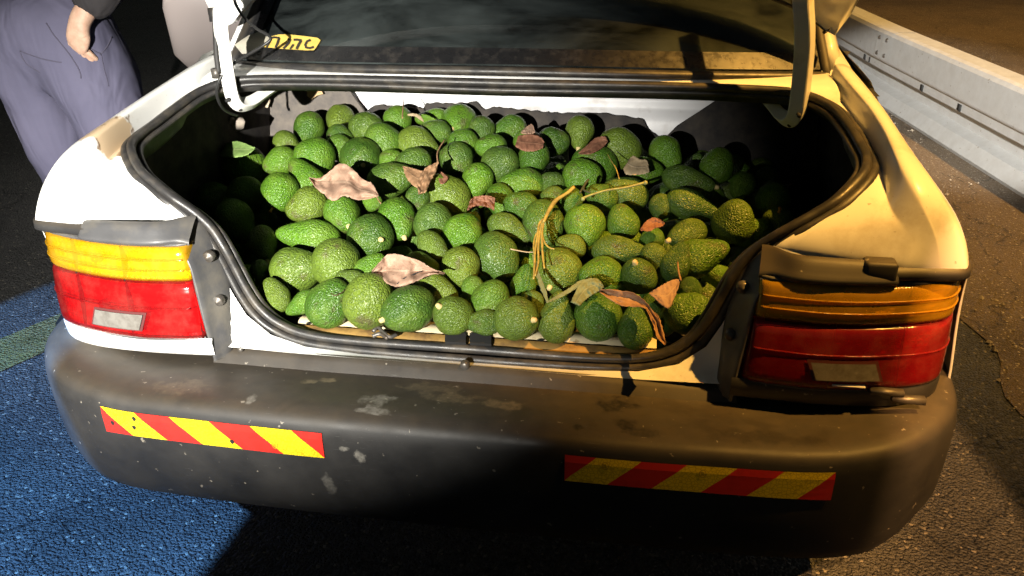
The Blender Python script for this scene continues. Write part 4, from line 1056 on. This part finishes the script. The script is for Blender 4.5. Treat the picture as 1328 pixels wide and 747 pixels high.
# fruit lying deeper in the heap, seen only through the gaps (only those that show are kept)
SEEN = {85,169,65,60,186,133,114,135,167,132,145,48,168,68,56,98,73,83,134,30,86,100,92,52,162,99,82,93,115,69,79,184,88,13,77,35,152,179,158,109,185,81,160,74,41,44,3,46,116,151,80,43,182,42,64,20,19,106,71,47,149,29,96,175,113,25,28,75,142,148,112,89,57,123,129,102,7,59}
allb = [(q[0], q[1] * q[2] ** .3) for q in bodies]
rd = np.random.default_rng(5); kd = 0
for yy in np.arange(.19, .93, .072):
    for xx in np.arange(-.60, .61, .074):
        p = np.array((xx + rd.uniform(-.02, .02), yy + rd.uniform(-.018, .018), 0.)); p[2] = heap(p[0], p[1]) - .088 - rd.uniform(0, .018)
        r = rd.uniform(.030, .034); axd = rd.normal(0, 1, 3) + (0, 0, .01); mid = int(rd.integers(8)); rl = rd.uniform(0, 6)
        dmin = min(np.linalg.norm(p - q) - rr - r for q, rr in allb)
        if dmin < -.020: p[2] -= .024
        if SEEN is None or kd in SEEN:
            o = place_avocado(p, r, 1.25, axd, mid, 0, 'avocado lying deeper in the heap, glimpsed in the gaps between others', rl); o['group'] = 'avocados deeper in the heap'; o['deep'] = kd
        kd += 1

# ------------------------------------------------------------------ leaves, twigs
def leaf(edge_a, edge_b, m, label, lift=.045, curl=.006, seed=0, nu=34, nv=13, group=None, cat='leaf', lifts=None):
    """edge_a / edge_b run from the base to the tip along both margins of the blade"""
    def res(P, n): 
        P = smooth_path([(a, b, 0) for a, b in P], 6); s = np.r_[0, np.cumsum(np.linalg.norm(np.diff(P, axis=0), axis=1))]; t = np.linspace(0, s[-1], n)
        return np.stack([np.interp(t, s, P[:, 0]), np.interp(t, s, P[:, 1])], 1)
    a, b = res(edge_a, nu), res(edge_b, nu); V, UV = [], []
    for i in range(nu):
        for j in range(nv):
            w = j / (nv - 1); q = a[i] * (1 - w) + b[i] * w
            jag = 0
            if j in (0, nv - 1): q = q + 1.5 * np.array((noise.noise((i * .9, seed, j)), noise.noise((i * .8, seed + 5, j))))
            lf = lift if lifts is None else float(np.interp(i / (nu - 1), np.linspace(0, 1, len(lifts)), lifts))
            p = on_heap(q[0], q[1], lf); d = p - CP; d /= np.linalg.norm(d)
            c_ = curl * (abs(w - .5) * 2) ** 1.6 + curl * .9 * noise.noise((i * .22 + seed, w * 2.5, seed)) + .3 * curl * noise.noise((i * .6 + seed, w * 6, 2))
            V.append(p - d * c_); UV.append((i / (nu - 1), w))
    f = [(i * nv + j, i * nv + j + 1, (i + 1) * nv + j + 1, (i + 1) * nv + j) for i in range(nu - 1) for j in range(nv - 1)]
    # flatten the depth a little so that a blade is one smooth sheet
    Z = np.array(V).reshape(nu, nv, 3); D = np.linalg.norm(Z - CP, axis=2)
    for _ in range(34):
        P_ = np.pad(D, 1, mode='edge'); D2 = (P_[:-2, 1:-1] + P_[2:, 1:-1] + P_[1:-1, :-2] + P_[1:-1, 2:]) / 4; D = np.minimum(D, .4 * D + .6 * D2) if False else .45 * D + .55 * D2
    rip = np.array([[curl * (1.1 * noise.noise((i * .14 + seed, j * .22, seed)) + .75 * noise.noise((i * .36 + seed, j * .45, 2)) + .3 * noise.noise((i * .9 + seed, j * 1.1, 4)) + .9 * abs(j / (nv - 1) - .5) * 2 * (1 if seed % 2 else -.6)) for j in range(nv)] for i in range(nu)])
    dirs_ = (Z - CP) / np.linalg.norm(Z - CP, axis=2)[:, :, None]
    V = (CP + dirs_ * (D - rip)[:, :, None]).reshape(-1, 3)
    o = mesh_ob('dry_leaf' if 'dry' in m.name or 'Dry' in m.name else 'leaf', V, f, m, uv=UV); solid(o, .0007)
    tag(o, label, cat, group); 
    return o, V.reshape(nu, nv, 3)
def petiole(o, pts, m, r=.0014, lifts=.05):
    P = [on_heap(a, b, lifts if np.isscalar(lifts) else lifts[i]) for i, (a, b) in enumerate(pts)]
    v, f = tube(smooth_path(P, 5), [r * 1.3, r, r * .8], 7); return mesh_ob('leaf_stalk', v, f, m, o)
LG = 'loose leaves on the avocados'
o, _ = leaf([(491, 254), (483, 238), (470, 232), (455, 217), (440, 212), (428, 222), (414, 231), (401, 230)], [(491, 254), (478, 258), (462, 259), (446, 254), (432, 261), (420, 252), (410, 244), (401, 231)], LEAF_PINK, 'large pinkish dry leaf lying across the left half of the heap', seed=1, curl=.017, group=LG, lift=.052)
petiole(o, [(476, 244), (486, 253), (494, 264)], LEAF_TAN)
o, _ = leaf([(568, 210), (566, 222), (558, 236), (552, 249), (543, 252)], [(568, 210), (554, 216), (546, 226), (541, 238), (543, 252)], LEAF_TAN, 'tan dry leaf folded upright with a long stalk, at the back left', seed=2, curl=.010, lift=.060, group=LG)
petiole(o, [(568, 212), (567, 200), (571, 190), (577, 181)], LEAF_TAN, .0016, .070)
leaf([(522, 215), (535, 218), (549, 222), (558, 224)], [(522, 215), (528, 232), (540, 243), (551, 240)], LEAF_TAN, 'flat tan dry leaf tucked behind the folded one at back left', seed=4, curl=.004, lift=.046, group=LG)
leaf([(570, 222), (577, 226), (581, 231), (576, 238)], [(570, 222), (569, 232), (571, 238), (576, 238)], LEAF_RUST, 'rust coloured leaf scrap right of the folded tan leaf', seed=3, curl=.003, lift=.040, group=LG)
leaf([(606, 271), (612, 257), (622, 254), (634, 254), (642, 257)], [(606, 273), (614, 268), (624, 267), (636, 270), (641, 274)], LEAF_RUST, 'small curled brown leaf in the middle of the heap', seed=5, curl=.013, lift=.052, group=LG)
o, _ = leaf([(577, 354), (562, 349), (545, 339), (525, 332), (505, 329), (496, 336), (482, 352)], [(577, 355), (560, 356), (546, 362), (532, 368), (514, 372), (500, 366), (483, 357)], LEAF_PINK, 'broad pinkish dry leaf with a dark crack across it, behind the biggest lime avocado', seed=7, curl=.014, lift=.050, group=LG)
cr = [on_heap(a, b, .056) for a, b in ((515, 368), (524, 361), (533, 358), (540, 354), (548, 352))]
mesh_ob('leaf_crack', *tube(smooth_path(cr, 4), [.0008, .0018, .0006], 6), DARK, o)
leaf([(675, 172), (682, 165), (690, 161), (693, 167)], [(676, 173), (684, 174), (691, 173), (694, 172)], LEAF_PINK, 'brown leaf fragment catching light at the middle back', seed=6, curl=.004, lift=.060, group=LG)
leaf([(672, 176), (688, 174), (700, 177), (706, 184)], [(668, 190), (680, 196), (694, 196), (704, 192)], LEAF_RUST, 'dark brown leaf in shade below the lit fragment at the middle back', seed=8, curl=.004, lift=.050, group=LG)
leaf([(750, 198), (762, 188), (772, 179), (784, 177), (788, 183)], [(752, 200), (764, 200), (774, 196), (782, 191), (788, 184)], LEAF_RUST, 'rusty orange leaf beside the dark avocado at the back right', seed=9, curl=.004, lift=.046, group=LG)
leaf([(818, 204), (822, 202), (830, 207), (838, 207), (841, 214)], [(808, 219), (812, 226), (822, 227), (834, 226), (842, 223)], LEAF_BEIGE, 'beige torn leaf standing among dark avocados at the back right', seed=10, curl=.003, lift=.052, group=LG)
leaf([(830, 298), (838, 287), (848, 282), (856, 285), (862, 289)], [(831, 299), (842, 300), (850, 296), (858, 294), (862, 290)], LEAF_RUST, 'small orange leaf fragment on the yellow green avocado at right', seed=11, curl=.004, lift=.044, group=LG)
leaf([(740, 392), (752, 368), (764, 361), (776, 362), (783, 372)], [(752, 397), (758, 390), (766, 384), (776, 378), (783, 373)], LEAF_GREY, 'grey green leaf folded over beside the brightest yellow avocado', seed=12, curl=.006, lift=.056, group=LG)
leaf([(708, 392), (722, 383), (736, 375), (752, 364), (768, 361)], [(709, 393), (724, 387), (738, 380), (754, 370), (766, 363)], LEAF_GREY, 'narrow grey green leaf strip curling below the brightest yellow avocado', seed=14, curl=.003, lift=.055, group=LG)
leaf([(690, 330), (694, 350), (700, 372), (709, 392)], [(694, 330), (698, 350), (708, 376), (711, 391)], LEAF_GREY, 'thin grey green leaf blade hanging left of the brightest yellow avocado', seed=13, curl=.002, lift=.056, group=LG, nv=5)
leaf([(777, 376), (790, 375), (806, 377), (822, 380), (836, 390), (846, 402), (855, 412), (860, 428), (864, 446)], [(778, 379), (790, 388), (804, 396), (820, 398), (836, 400), (843, 412), (848, 424), (852, 438), (862, 448)], LEAF_TAN, 'long curled orange brown leaf trailing down to the front sill at the right', seed=15, curl=.010, group=LG, lifts=[.060, .058, .056, .054, .050, .046, .040, .030], nu=34)
o, _ = leaf([(882, 362), (872, 363), (858, 370), (842, 380)], [(880, 372), (874, 388), (865, 400), (842, 381)], LEAF_PINK, 'stiff pinkish brown leaf pointing at the last front avocado, stalk upwards', seed=16, curl=.003, lift=.054, group=LG)
petiole(o, [(883, 364), (880, 352), (879, 340)], LEAF_TAN, .0016, .058)
leaf([(283, 192), (294, 186), (306, 183), (318, 186), (331, 192)], [(280, 202), (294, 204), (308, 204), (320, 201), (331, 193)], LEAF_GREEN, 'fresh green leaf on the dark left side of the heap with only its top lit', seed=17, curl=.005, lift=.075, group=LG)
leaf([(528, 148), (537, 147), (545, 150), (550, 157)], [(529, 150), (538, 151), (544, 155), (549, 158)], LEAF_BEIGE, 'thin yellowish leaf at the back, at the narrow end of a sideways avocado', seed=18, curl=.002, lift=.052, group=LG, nv=5)

def twig(name, strands, m, label, cat='twig', knobs=()):
    vf = []
    for P, lf, r in strands:
        pts = [on_heap(a, b, lf if np.isscalar(lf) else lf[i]) for i, (a, b) in enumerate(P)]
        vf.append(tube(smooth_path(pts, 6), r, 8))
    for (a, b, lf, r) in knobs:
        c_ = on_heap(a, b, lf); vf.append(lathe([(0, -r), (r * .8, -r * .6), (r, 0), (r * .8, r * .6), (0, r)], 10, 'z', c_))
    v, f = join(*vf); return tag(mesh_ob(name, v, f, m), label, cat)
twig('twig', [([(744, 243), (736, 250), (722, 259), (715, 268), (709, 279), (705, 288)], .066, [.0042, .0032, .0048, .0040, .0030]),
              ([(706, 283), (699, 291), (697, 306), (694, 325), (693, 345), (692, 362)], .060, [.0026, .0022, .0018]),
              ([(706, 284), (703, 300), (703, 318), (704, 334), (706, 348)], .062, [.0026, .0024, .0016]),
              ([(704, 286), (700, 302), (698, 320), (698, 340), (694, 358)], .061, [.0024, .0022, .0016]),
              ([(703, 304), (706, 314), (712, 321), (719, 323)], .060, [.0020, .0016, .0014]),
              ([(697, 300), (693, 310), (692, 322), (693, 332)], .059, [.0016, .0016, .0014])], TWIGY, 'forked yellow fruit twig hanging over the upright oval avocado')
twig('twig', [([(756, 257), (766, 253), (786, 247), (812, 243), (836, 237)], .068, [.0030, .0022, .0023, .0024, .0030])], TWIGG, 'straight green twig with knobbed ends right of the forked yellow one', knobs=((756, 258, .068, .0046), (837, 237, .068, .0050)))
twig('twig', [([(765, 250), (757, 246), (759, 238), (763, 233), (758, 240), (752, 250)], .068, [.0018, .0026, .0022])], dirt_mat('twig_dark', (.04, .045, .02), (.02, .02, .01), .6, 60), 'dark withered shoot at the left end of the green twig')
twig('twig', [([(788, 200), (793, 209), (799, 219), (803, 232)], .066, [.0009, .0011, .0013])], TWIGY, 'thin bare stalk curving down beside the beige torn leaf')
twig('twig', [([(523, 126), (523, 136), (522, 147), (522, 153)], .07, [.0006, .0016, .0020])], LEAF_TAN, 'thin upright stalk at the back against the white bulkhead')
twig('twig', [([(662, 323), (672, 325), (684, 327), (696, 327)], .050, [.0014, .0012, .0010])], LEAF_BEIGE, 'pale straw stalk lying left of the yellow twig strands')
twig('twig', [([(429, 380), (434, 383), (441, 381), (449, 375)], .050, [.0008, .0011, .0008])], mat('twig_brown', (.06, .03, .015), .6), 'hair thin curved dark twig on the bright lime avocado at front left')

# ------------------------------------------------------------------ roadside barrier
def rail_x(y): return float(np.interp(y, [-3, 1.5, 2.5, 4.2, 5.5, 9, 14], [3.05, 2.16, 1.965, 1.67, 1.50, 1.34, 1.30]))
prof_r = [(.0, .0), (-.012, .02), (.02, .085), (.085, .105), (.085, .170), (.024, .195), (.024, .236), (.022, .244), (.004, .252), (.0, .262), (.0, .405), (.010, .424), (.03, .431), (.13, .431), (.15, .42), (.155, .25), (.12, .20), (.12, .10), (.18, .0)]
RAILM = dirt_mat('galvanised_barrier', (.50, .51, .51), (.43, .43, .42), .42, 16, (.35, .7), metal=.25, bumps=.05, speck=((.22, .19, .15), 45, .70))
ys = np.linspace(-1.0, 12, 80)
RV, RF_ = grid([[(rail_x(y) + dx, y, z) for dx, z in prof_r] for y in ys])
rail = empty('roadside_barrier', (rail_x(3), 3, 0), 'pale grey steel roadside barrier standing on the gravel to the right of the car', 'barrier')
o = child(mesh_ob('barrier_beam', RV, RF_, RAILM, smooth=False), rail); solid(o, .003)
for y in (1.2, 4.05, 6.9):                                  # overlapping joints with bolt heads
    jv, jf = grid([[(rail_x(yy) + dx - .004, yy, z + .003) for dx, z in prof_r[9:14]] for yy in (y, y + .10, y + .20)])
    child(mesh_ob('joint_plate', jv, jf, RAILM, smooth=False), rail)
    for yy in (y + .05, y + .15):
        for z in (.29, .38): child(mesh_ob('bolt', *lathe([(0, -.008), (.010, -.007), (.013, 0)], 10, 'x', (rail_x(yy) - .004, yy, z)), BOLT), rail)
for px, py, w in ((1121, 70, .04), (1127.5, 73, .016), (1196, 107, .045), (1245.5, 131, .05)):
    y = 3.0
    for _ in range(8):
        p = at(px, py, x=rail_x(y) + .022); y = p[1]
    child(mesh_ob('barrier_slot', *box((rail_x(y) + .022, y, .212), (.006, w, .032)), DARK), rail)

# ------------------------------------------------------------------ person beside the car
def skin_body(name, pts, edges, m, root=0, lv=2, parent=None):
    me = bpy.data.meshes.new(name); me.from_pydata([p for p, r in pts], edges, []); me.materials.append(m)
    o = bpy.data.objects.new(name, me); COL.objects.link(o)
    sk = o.modifiers.new('skin', 'SKIN'); sk.use_smooth_shade = True
    for i, (p, r) in enumerate(pts):
        d = me.skin_vertices[0].data[i]; d.radius = r if isinstance(r, tuple) else (r, r); d.use_root = (i == root)
    subsurf(o, lv)
    if parent: child(o, parent)
    return o
def fabric(name, a, b, sc=300):
    m = mat(name, a, .85, 0, .2); n = N(m)
    c = n.mix(n.ramp(n.noise(5, 5), [(.3, (0, 0, 0)), (.7, (1, 1, 1))]), a, b); n.col(c)
    mp = n.n('ShaderNodeMapping'); mp.inputs['Scale'].default_value = (1, 1, .35); n.l(n.coord(), mp.inputs['Vector'])
    n.nrm(n.bump(n.noise(8, 3, .5, vec=mp.outputs[0], dist=.5), .8, .04, n.bump(n.noise(sc * 2, 2), .25, .0008))); return m
TROU = fabric('grey_blue_trousers', (.120, .115, .175), (.088, .086, .135))
SHIRT = fabric('dark_shirt', (.035, .032, .035), (.055, .05, .05))
SKIN = dirt_mat('skin', (.60, .40, .29), (.46, .26, .18), .5, 55, (.35, .75), bumps=.4)
HAIR = mat('dark_hair', (.02, .015, .012), .6)
SHOE = mat('black_shoe', (.015, .015, .016), .4)
BASE = np.array((-1.38, 1.02, 0.0))
per = empty('person', BASE, 'person in grey blue trousers standing left of the car with a hand in the pocket', 'person')
def pp(x, y, z): return tuple(BASE + np.array((x, y, z)))
# trousers: pelvis, two legs, one continuous surface
tp_ = [(pp(-.01, 0, .97), (.200, .142)), (pp(-.01, 0, 1.07), (.175, .125)),
       (pp(.090, -.01, .85), (.138, .132)), (pp(.125, -.02, .66), (.112, .112)), (pp(.150, -.03, .47), (.090, .092)), (pp(.165, .0, .28), (.080, .084)), (pp(.175, .01, .08), (.080, .086)),
       (pp(-.105, .02, .85), (.135, .128)), (pp(-.11, .03, .66), (.118, .112)), (pp(-.105, .05, .47), (.098, .095)), (pp(-.10, .08, .28), (.084, .086)), (pp(-.10, .09, .08), (.084, .088))]
skin_body('trousers', tp_, [(0, 1), (0, 2), (2, 3), (3, 4), (4, 5), (5, 6), (0, 7), (7, 8), (8, 9), (9, 10), (10, 11)], TROU, 0, 3, per)
tx = bpy.data.textures.new('fabric_folds', 'CLOUDS'); tx.noise_scale = .11; tx.noise_depth = 2
dm_ = [o for o in COL.objects if o.name == 'trousers'][0].modifiers.new('folds', 'DISPLACE'); dm_.texture = tx; dm_.strength = .022; dm_.mid_level = .5; dm_.texture_coords = 'GLOBAL'
sp_ = [(pp(0, 0, 1.03), (.175, .13)), (pp(0, .01, 1.18), (.165, .12)), (pp(0, .01, 1.34), (.19, .125)), (pp(0, .015, 1.45), (.15, .10)), (pp(0, .015, 1.50), (.065, .065)),
       (pp(.19, .015, 1.43), .072), (pp(.255, .05, 1.28), .064), (pp(.275, .06, 1.16), .060), (pp(.215, -.04, 1.07), .064), (pp(.160, -.088, .992), .062),
       (pp(-.19, .015, 1.43), .072), (pp(-.27, .04, 1.26), .060), (pp(-.30, .05, 1.13), .054), (pp(-.29, -.02, 1.02), .048), (pp(-.28, -.05, .95), .045)]
skin_body('shirt', sp_, [(0, 1), (1, 2), (2, 3), (3, 4), (3, 5), (5, 6), (6, 7), (7, 8), (8, 9), (3, 10), (10, 11), (11, 12), (12, 13), (13, 14)], SHIRT, 2, 2, per)
# head, neck, hands on one skeleton under the clothes
bp = [(pp(0, .0, 1.15), .10), (pp(0, .01, 1.40), .10), (pp(0, .012, 1.50), .055), (pp(0, .0, 1.58), .062), (pp(0, -.01, 1.66), (.075, .092)), (pp(0, .0, 1.74), (.07, .085)),
      (pp(.19, .015, 1.42), .045), (pp(.270, .055, 1.18), .040), (pp(.20, -.06, 1.04), .033), (pp(.157, -.098, .985), .028), (pp(.150, -.110, .955), (.036, .021)), (pp(.150, -.106, .925), (.039, .017)),
      (pp(-.19, .015, 1.42), .045), (pp(-.285, .045, 1.18), .040), (pp(-.285, -.03, 1.0), .030), (pp(-.28, -.055, .93), .026), (pp(-.275, -.065, .86), (.036, .017)),
      (pp(0, -.098, 1.645), .014), (pp(.076, .01, 1.645), .014), (pp(-.076, .01, 1.645), .014)]
be = [(0, 1), (1, 2), (2, 3), (3, 4), (4, 5), (1, 6), (6, 7), (7, 8), (8, 9), (9, 10), (10, 11), (1, 12), (12, 13), (13, 14), (14, 15), (15, 16), (4, 17), (4, 18), (4, 19)]
# fingers: right-in-picture hand slides into the pocket, the other hangs relaxed
def finger(root, d1, d2, L_, r):
    i0 = len(bp); a = np.array(bp[root][0]); d1 = np.array(d1) / np.linalg.norm(d1); d2 = np.array(d2) / np.linalg.norm(d2)
    bp.append((tuple(a + d1 * L_ * .35), r)); bp.append((tuple(a + d1 * L_ * .35 + (d1 * .6 + d2 * .4) * L_ * .35), r * .92)); bp.append((tuple(a + d1 * L_ * .35 + (d1 * .6 + d2 * .4) * L_ * .35 + d2 * L_ * .3), r * .75))
    be.extend([(root, i0), (i0, i0 + 1), (i0 + 1, i0 + 2)])
for k_, (sx_, L_) in enumerate(((-.5, .070), (-.15, .078), (.2, .074), (.55, .062))):
    finger(11, (.05 + sx_ * .75, .16, -.85), (.1 + sx_ * .2, .9, -.9), L_, .0095)
    finger(16, (.05, sx_ * .6, -1), (.35, sx_ * .3 + .0, -.9), L_, .0088)
finger(10, (-.75, .05, -.7), (-.2, .45, -.9), .07, .011); finger(15, (.35, -.7, -.75), (.4, -.2, -.9), .07, .0105)
skin_body('body', bp, be, SKIN, 1, 2, per)
for s in (1, -1):
    v, f = lathe([(0, -.010), (.013, -.006), (.016, 0), (.013, .006), (0, .008)], 12, 'y', pp(.032 * s, -.098, 1.672)); child(mesh_ob('eye', v, f, mat('eye', (.06, .04, .03), .2)), per)
v, f = lathe([(0, -.004), (.022, -.002), (.022, .004), (0, .006)], 12, 'y', pp(0, -.094, 1.605)); child(mesh_ob('mouth', [(p[0], p[1], (p[2] - (BASE[2] + 1.605)) * .35 + BASE[2] + 1.605) for p in v], f, mat('lips', (.32, .12, .10), .5)), per)
hv, hf = [], []
rowsh = [[pp(.094 * math.sin(t) * math.cos(a), .018 + .108 * math.sin(t) * math.sin(a), 1.695 + .105 * math.cos(t)) for a in np.linspace(-.35, math.pi + .35, 18)] for t in np.linspace(.02, 1.9, 12)]
o = child(mesh_ob('hair', *grid(rowsh), HAIR), per); solid(o, .012)
for s, y in ((.175, .01), (-.155, .06)):
    rowsf = [[pp(s + w * math.cos(a), y + yy, max(0.0, h * .5 + h * .5 * math.sin(a))) for a in np.linspace(0, 2 * math.pi, 14, endpoint=False)] for yy, w, h in ((.09, .01, .05), (.08, .038, .10), (.02, .042, .11), (-.06, .046, .085), (-.13, .048, .06), (-.18, .036, .05), (-.20, .01, .03))]
    child(mesh_ob('shoe', *grid(rowsf, True), SHOE), per)
# seams and pocket edges on the trousers
bpy.context.view_layer.update()
tro_o = [o for o in COL.objects if o.name == 'trousers'][0]
tro_e = tro_o.evaluated_get(bpy.context.evaluated_depsgraph_get()); tinv = tro_o.matrix_world.inverted()
def on_trousers(px, py):
    d = Vector(ray(px, py)).normalized(); hit, loc, nn, ix = tro_e.ray_cast(tinv @ Vector(CP), tinv.to_3x3() @ d)
    return np.array(tro_o.matrix_world @ loc) if hit else None
SEAM = mat('trouser_seam', (.07, .065, .10), .9)
for pts, r in (([(60, 30), (68, 43), (76, 53), (85, 64), (93, 75), (100, 86), (104, 95), (105, 102)], .0019), ([(26, 66), (36, 70), (45, 73), (54, 76), (62, 78), (80, 81)], .0018), ([(26, 66), (30, 76), (36, 84), (44, 89), (52, 94)], .0018),
               ([(131, 71), (133, 80), (135, 90), (138, 100), (141, 112)], .0014), ([(131, 70), (122, 66), (112, 58), (104, 46), (98, 34)], .0022), ([(131, 70), (139, 60), (145, 48)], .0022)):
    P = [on_trousers(*p) for p in pts]; P = [p for p in P if p is not None]
    if len(P) > 2: child(mesh_ob('trouser_seam', *tube(smooth_path(P, 4), r, 6), SEAM), per)

# ------------------------------------------------------------------ pale vehicle parked in the dark beyond
van = empty('parked_vehicle', (-1.95, 4.1, 0), 'pale rounded corner of a vehicle parked in the dark beyond the car on the left', 'vehicle')
def vb(p): return np.array(p) + (-1.95, 4.1, 0)
rowsv = []
for a in np.linspace(0, 2 * math.pi, 48, endpoint=False):
    c_, s_ = math.cos(a), math.sin(a); e = .45
    X, Y = math.copysign(abs(c_) ** e, c_) * .76, math.copysign(abs(s_) ** e, s_) * 2.0
    rowsv.append([vb((X * w, Y * w2 + 1.2, z)) for z, w, w2 in ((.24, .93, .95), (.36, 1.0, 1.0), (.62, 1.02, 1.0), (.80, .98, .98), (.90, .93, .92), (.96, .84, .80), (.98, .3, .3))])
v, f = grid(rowsv, False, True); child(mesh_ob('body', v, f, mat('pale_paint', (.74, .68, .64), .4, coat=.4)), van)
rowsv = []
for a in np.linspace(0, 2 * math.pi, 32, endpoint=False):
    c_, s_ = math.cos(a), math.sin(a); X, Y = math.copysign(abs(c_) ** .5, c_), math.copysign(abs(s_) ** .5, s_)
    rowsv.append([vb((X * w, Y * w2 + 1.2, z)) for z, w, w2 in ((.94, .74, 1.3), (1.30, .60, .8), (1.40, .5, .65), (1.42, .1, .1))])
v, f = grid(rowsv, False, True); child(mesh_ob('cabin', v, f, mat('dark_cabin_glass', (.02, .02, .025), .1)), van)
for x in (-.68, .68):
    for y in (.2, 2.5):
        v, f = lathe([(0, -.09), (.2, -.09), (.29, -.06), (.29, .06), (.2, .09), (0, .09)], 28, 'x', vb((x, y, .29))); child(mesh_ob('wheel', v, f, TYRE), van)
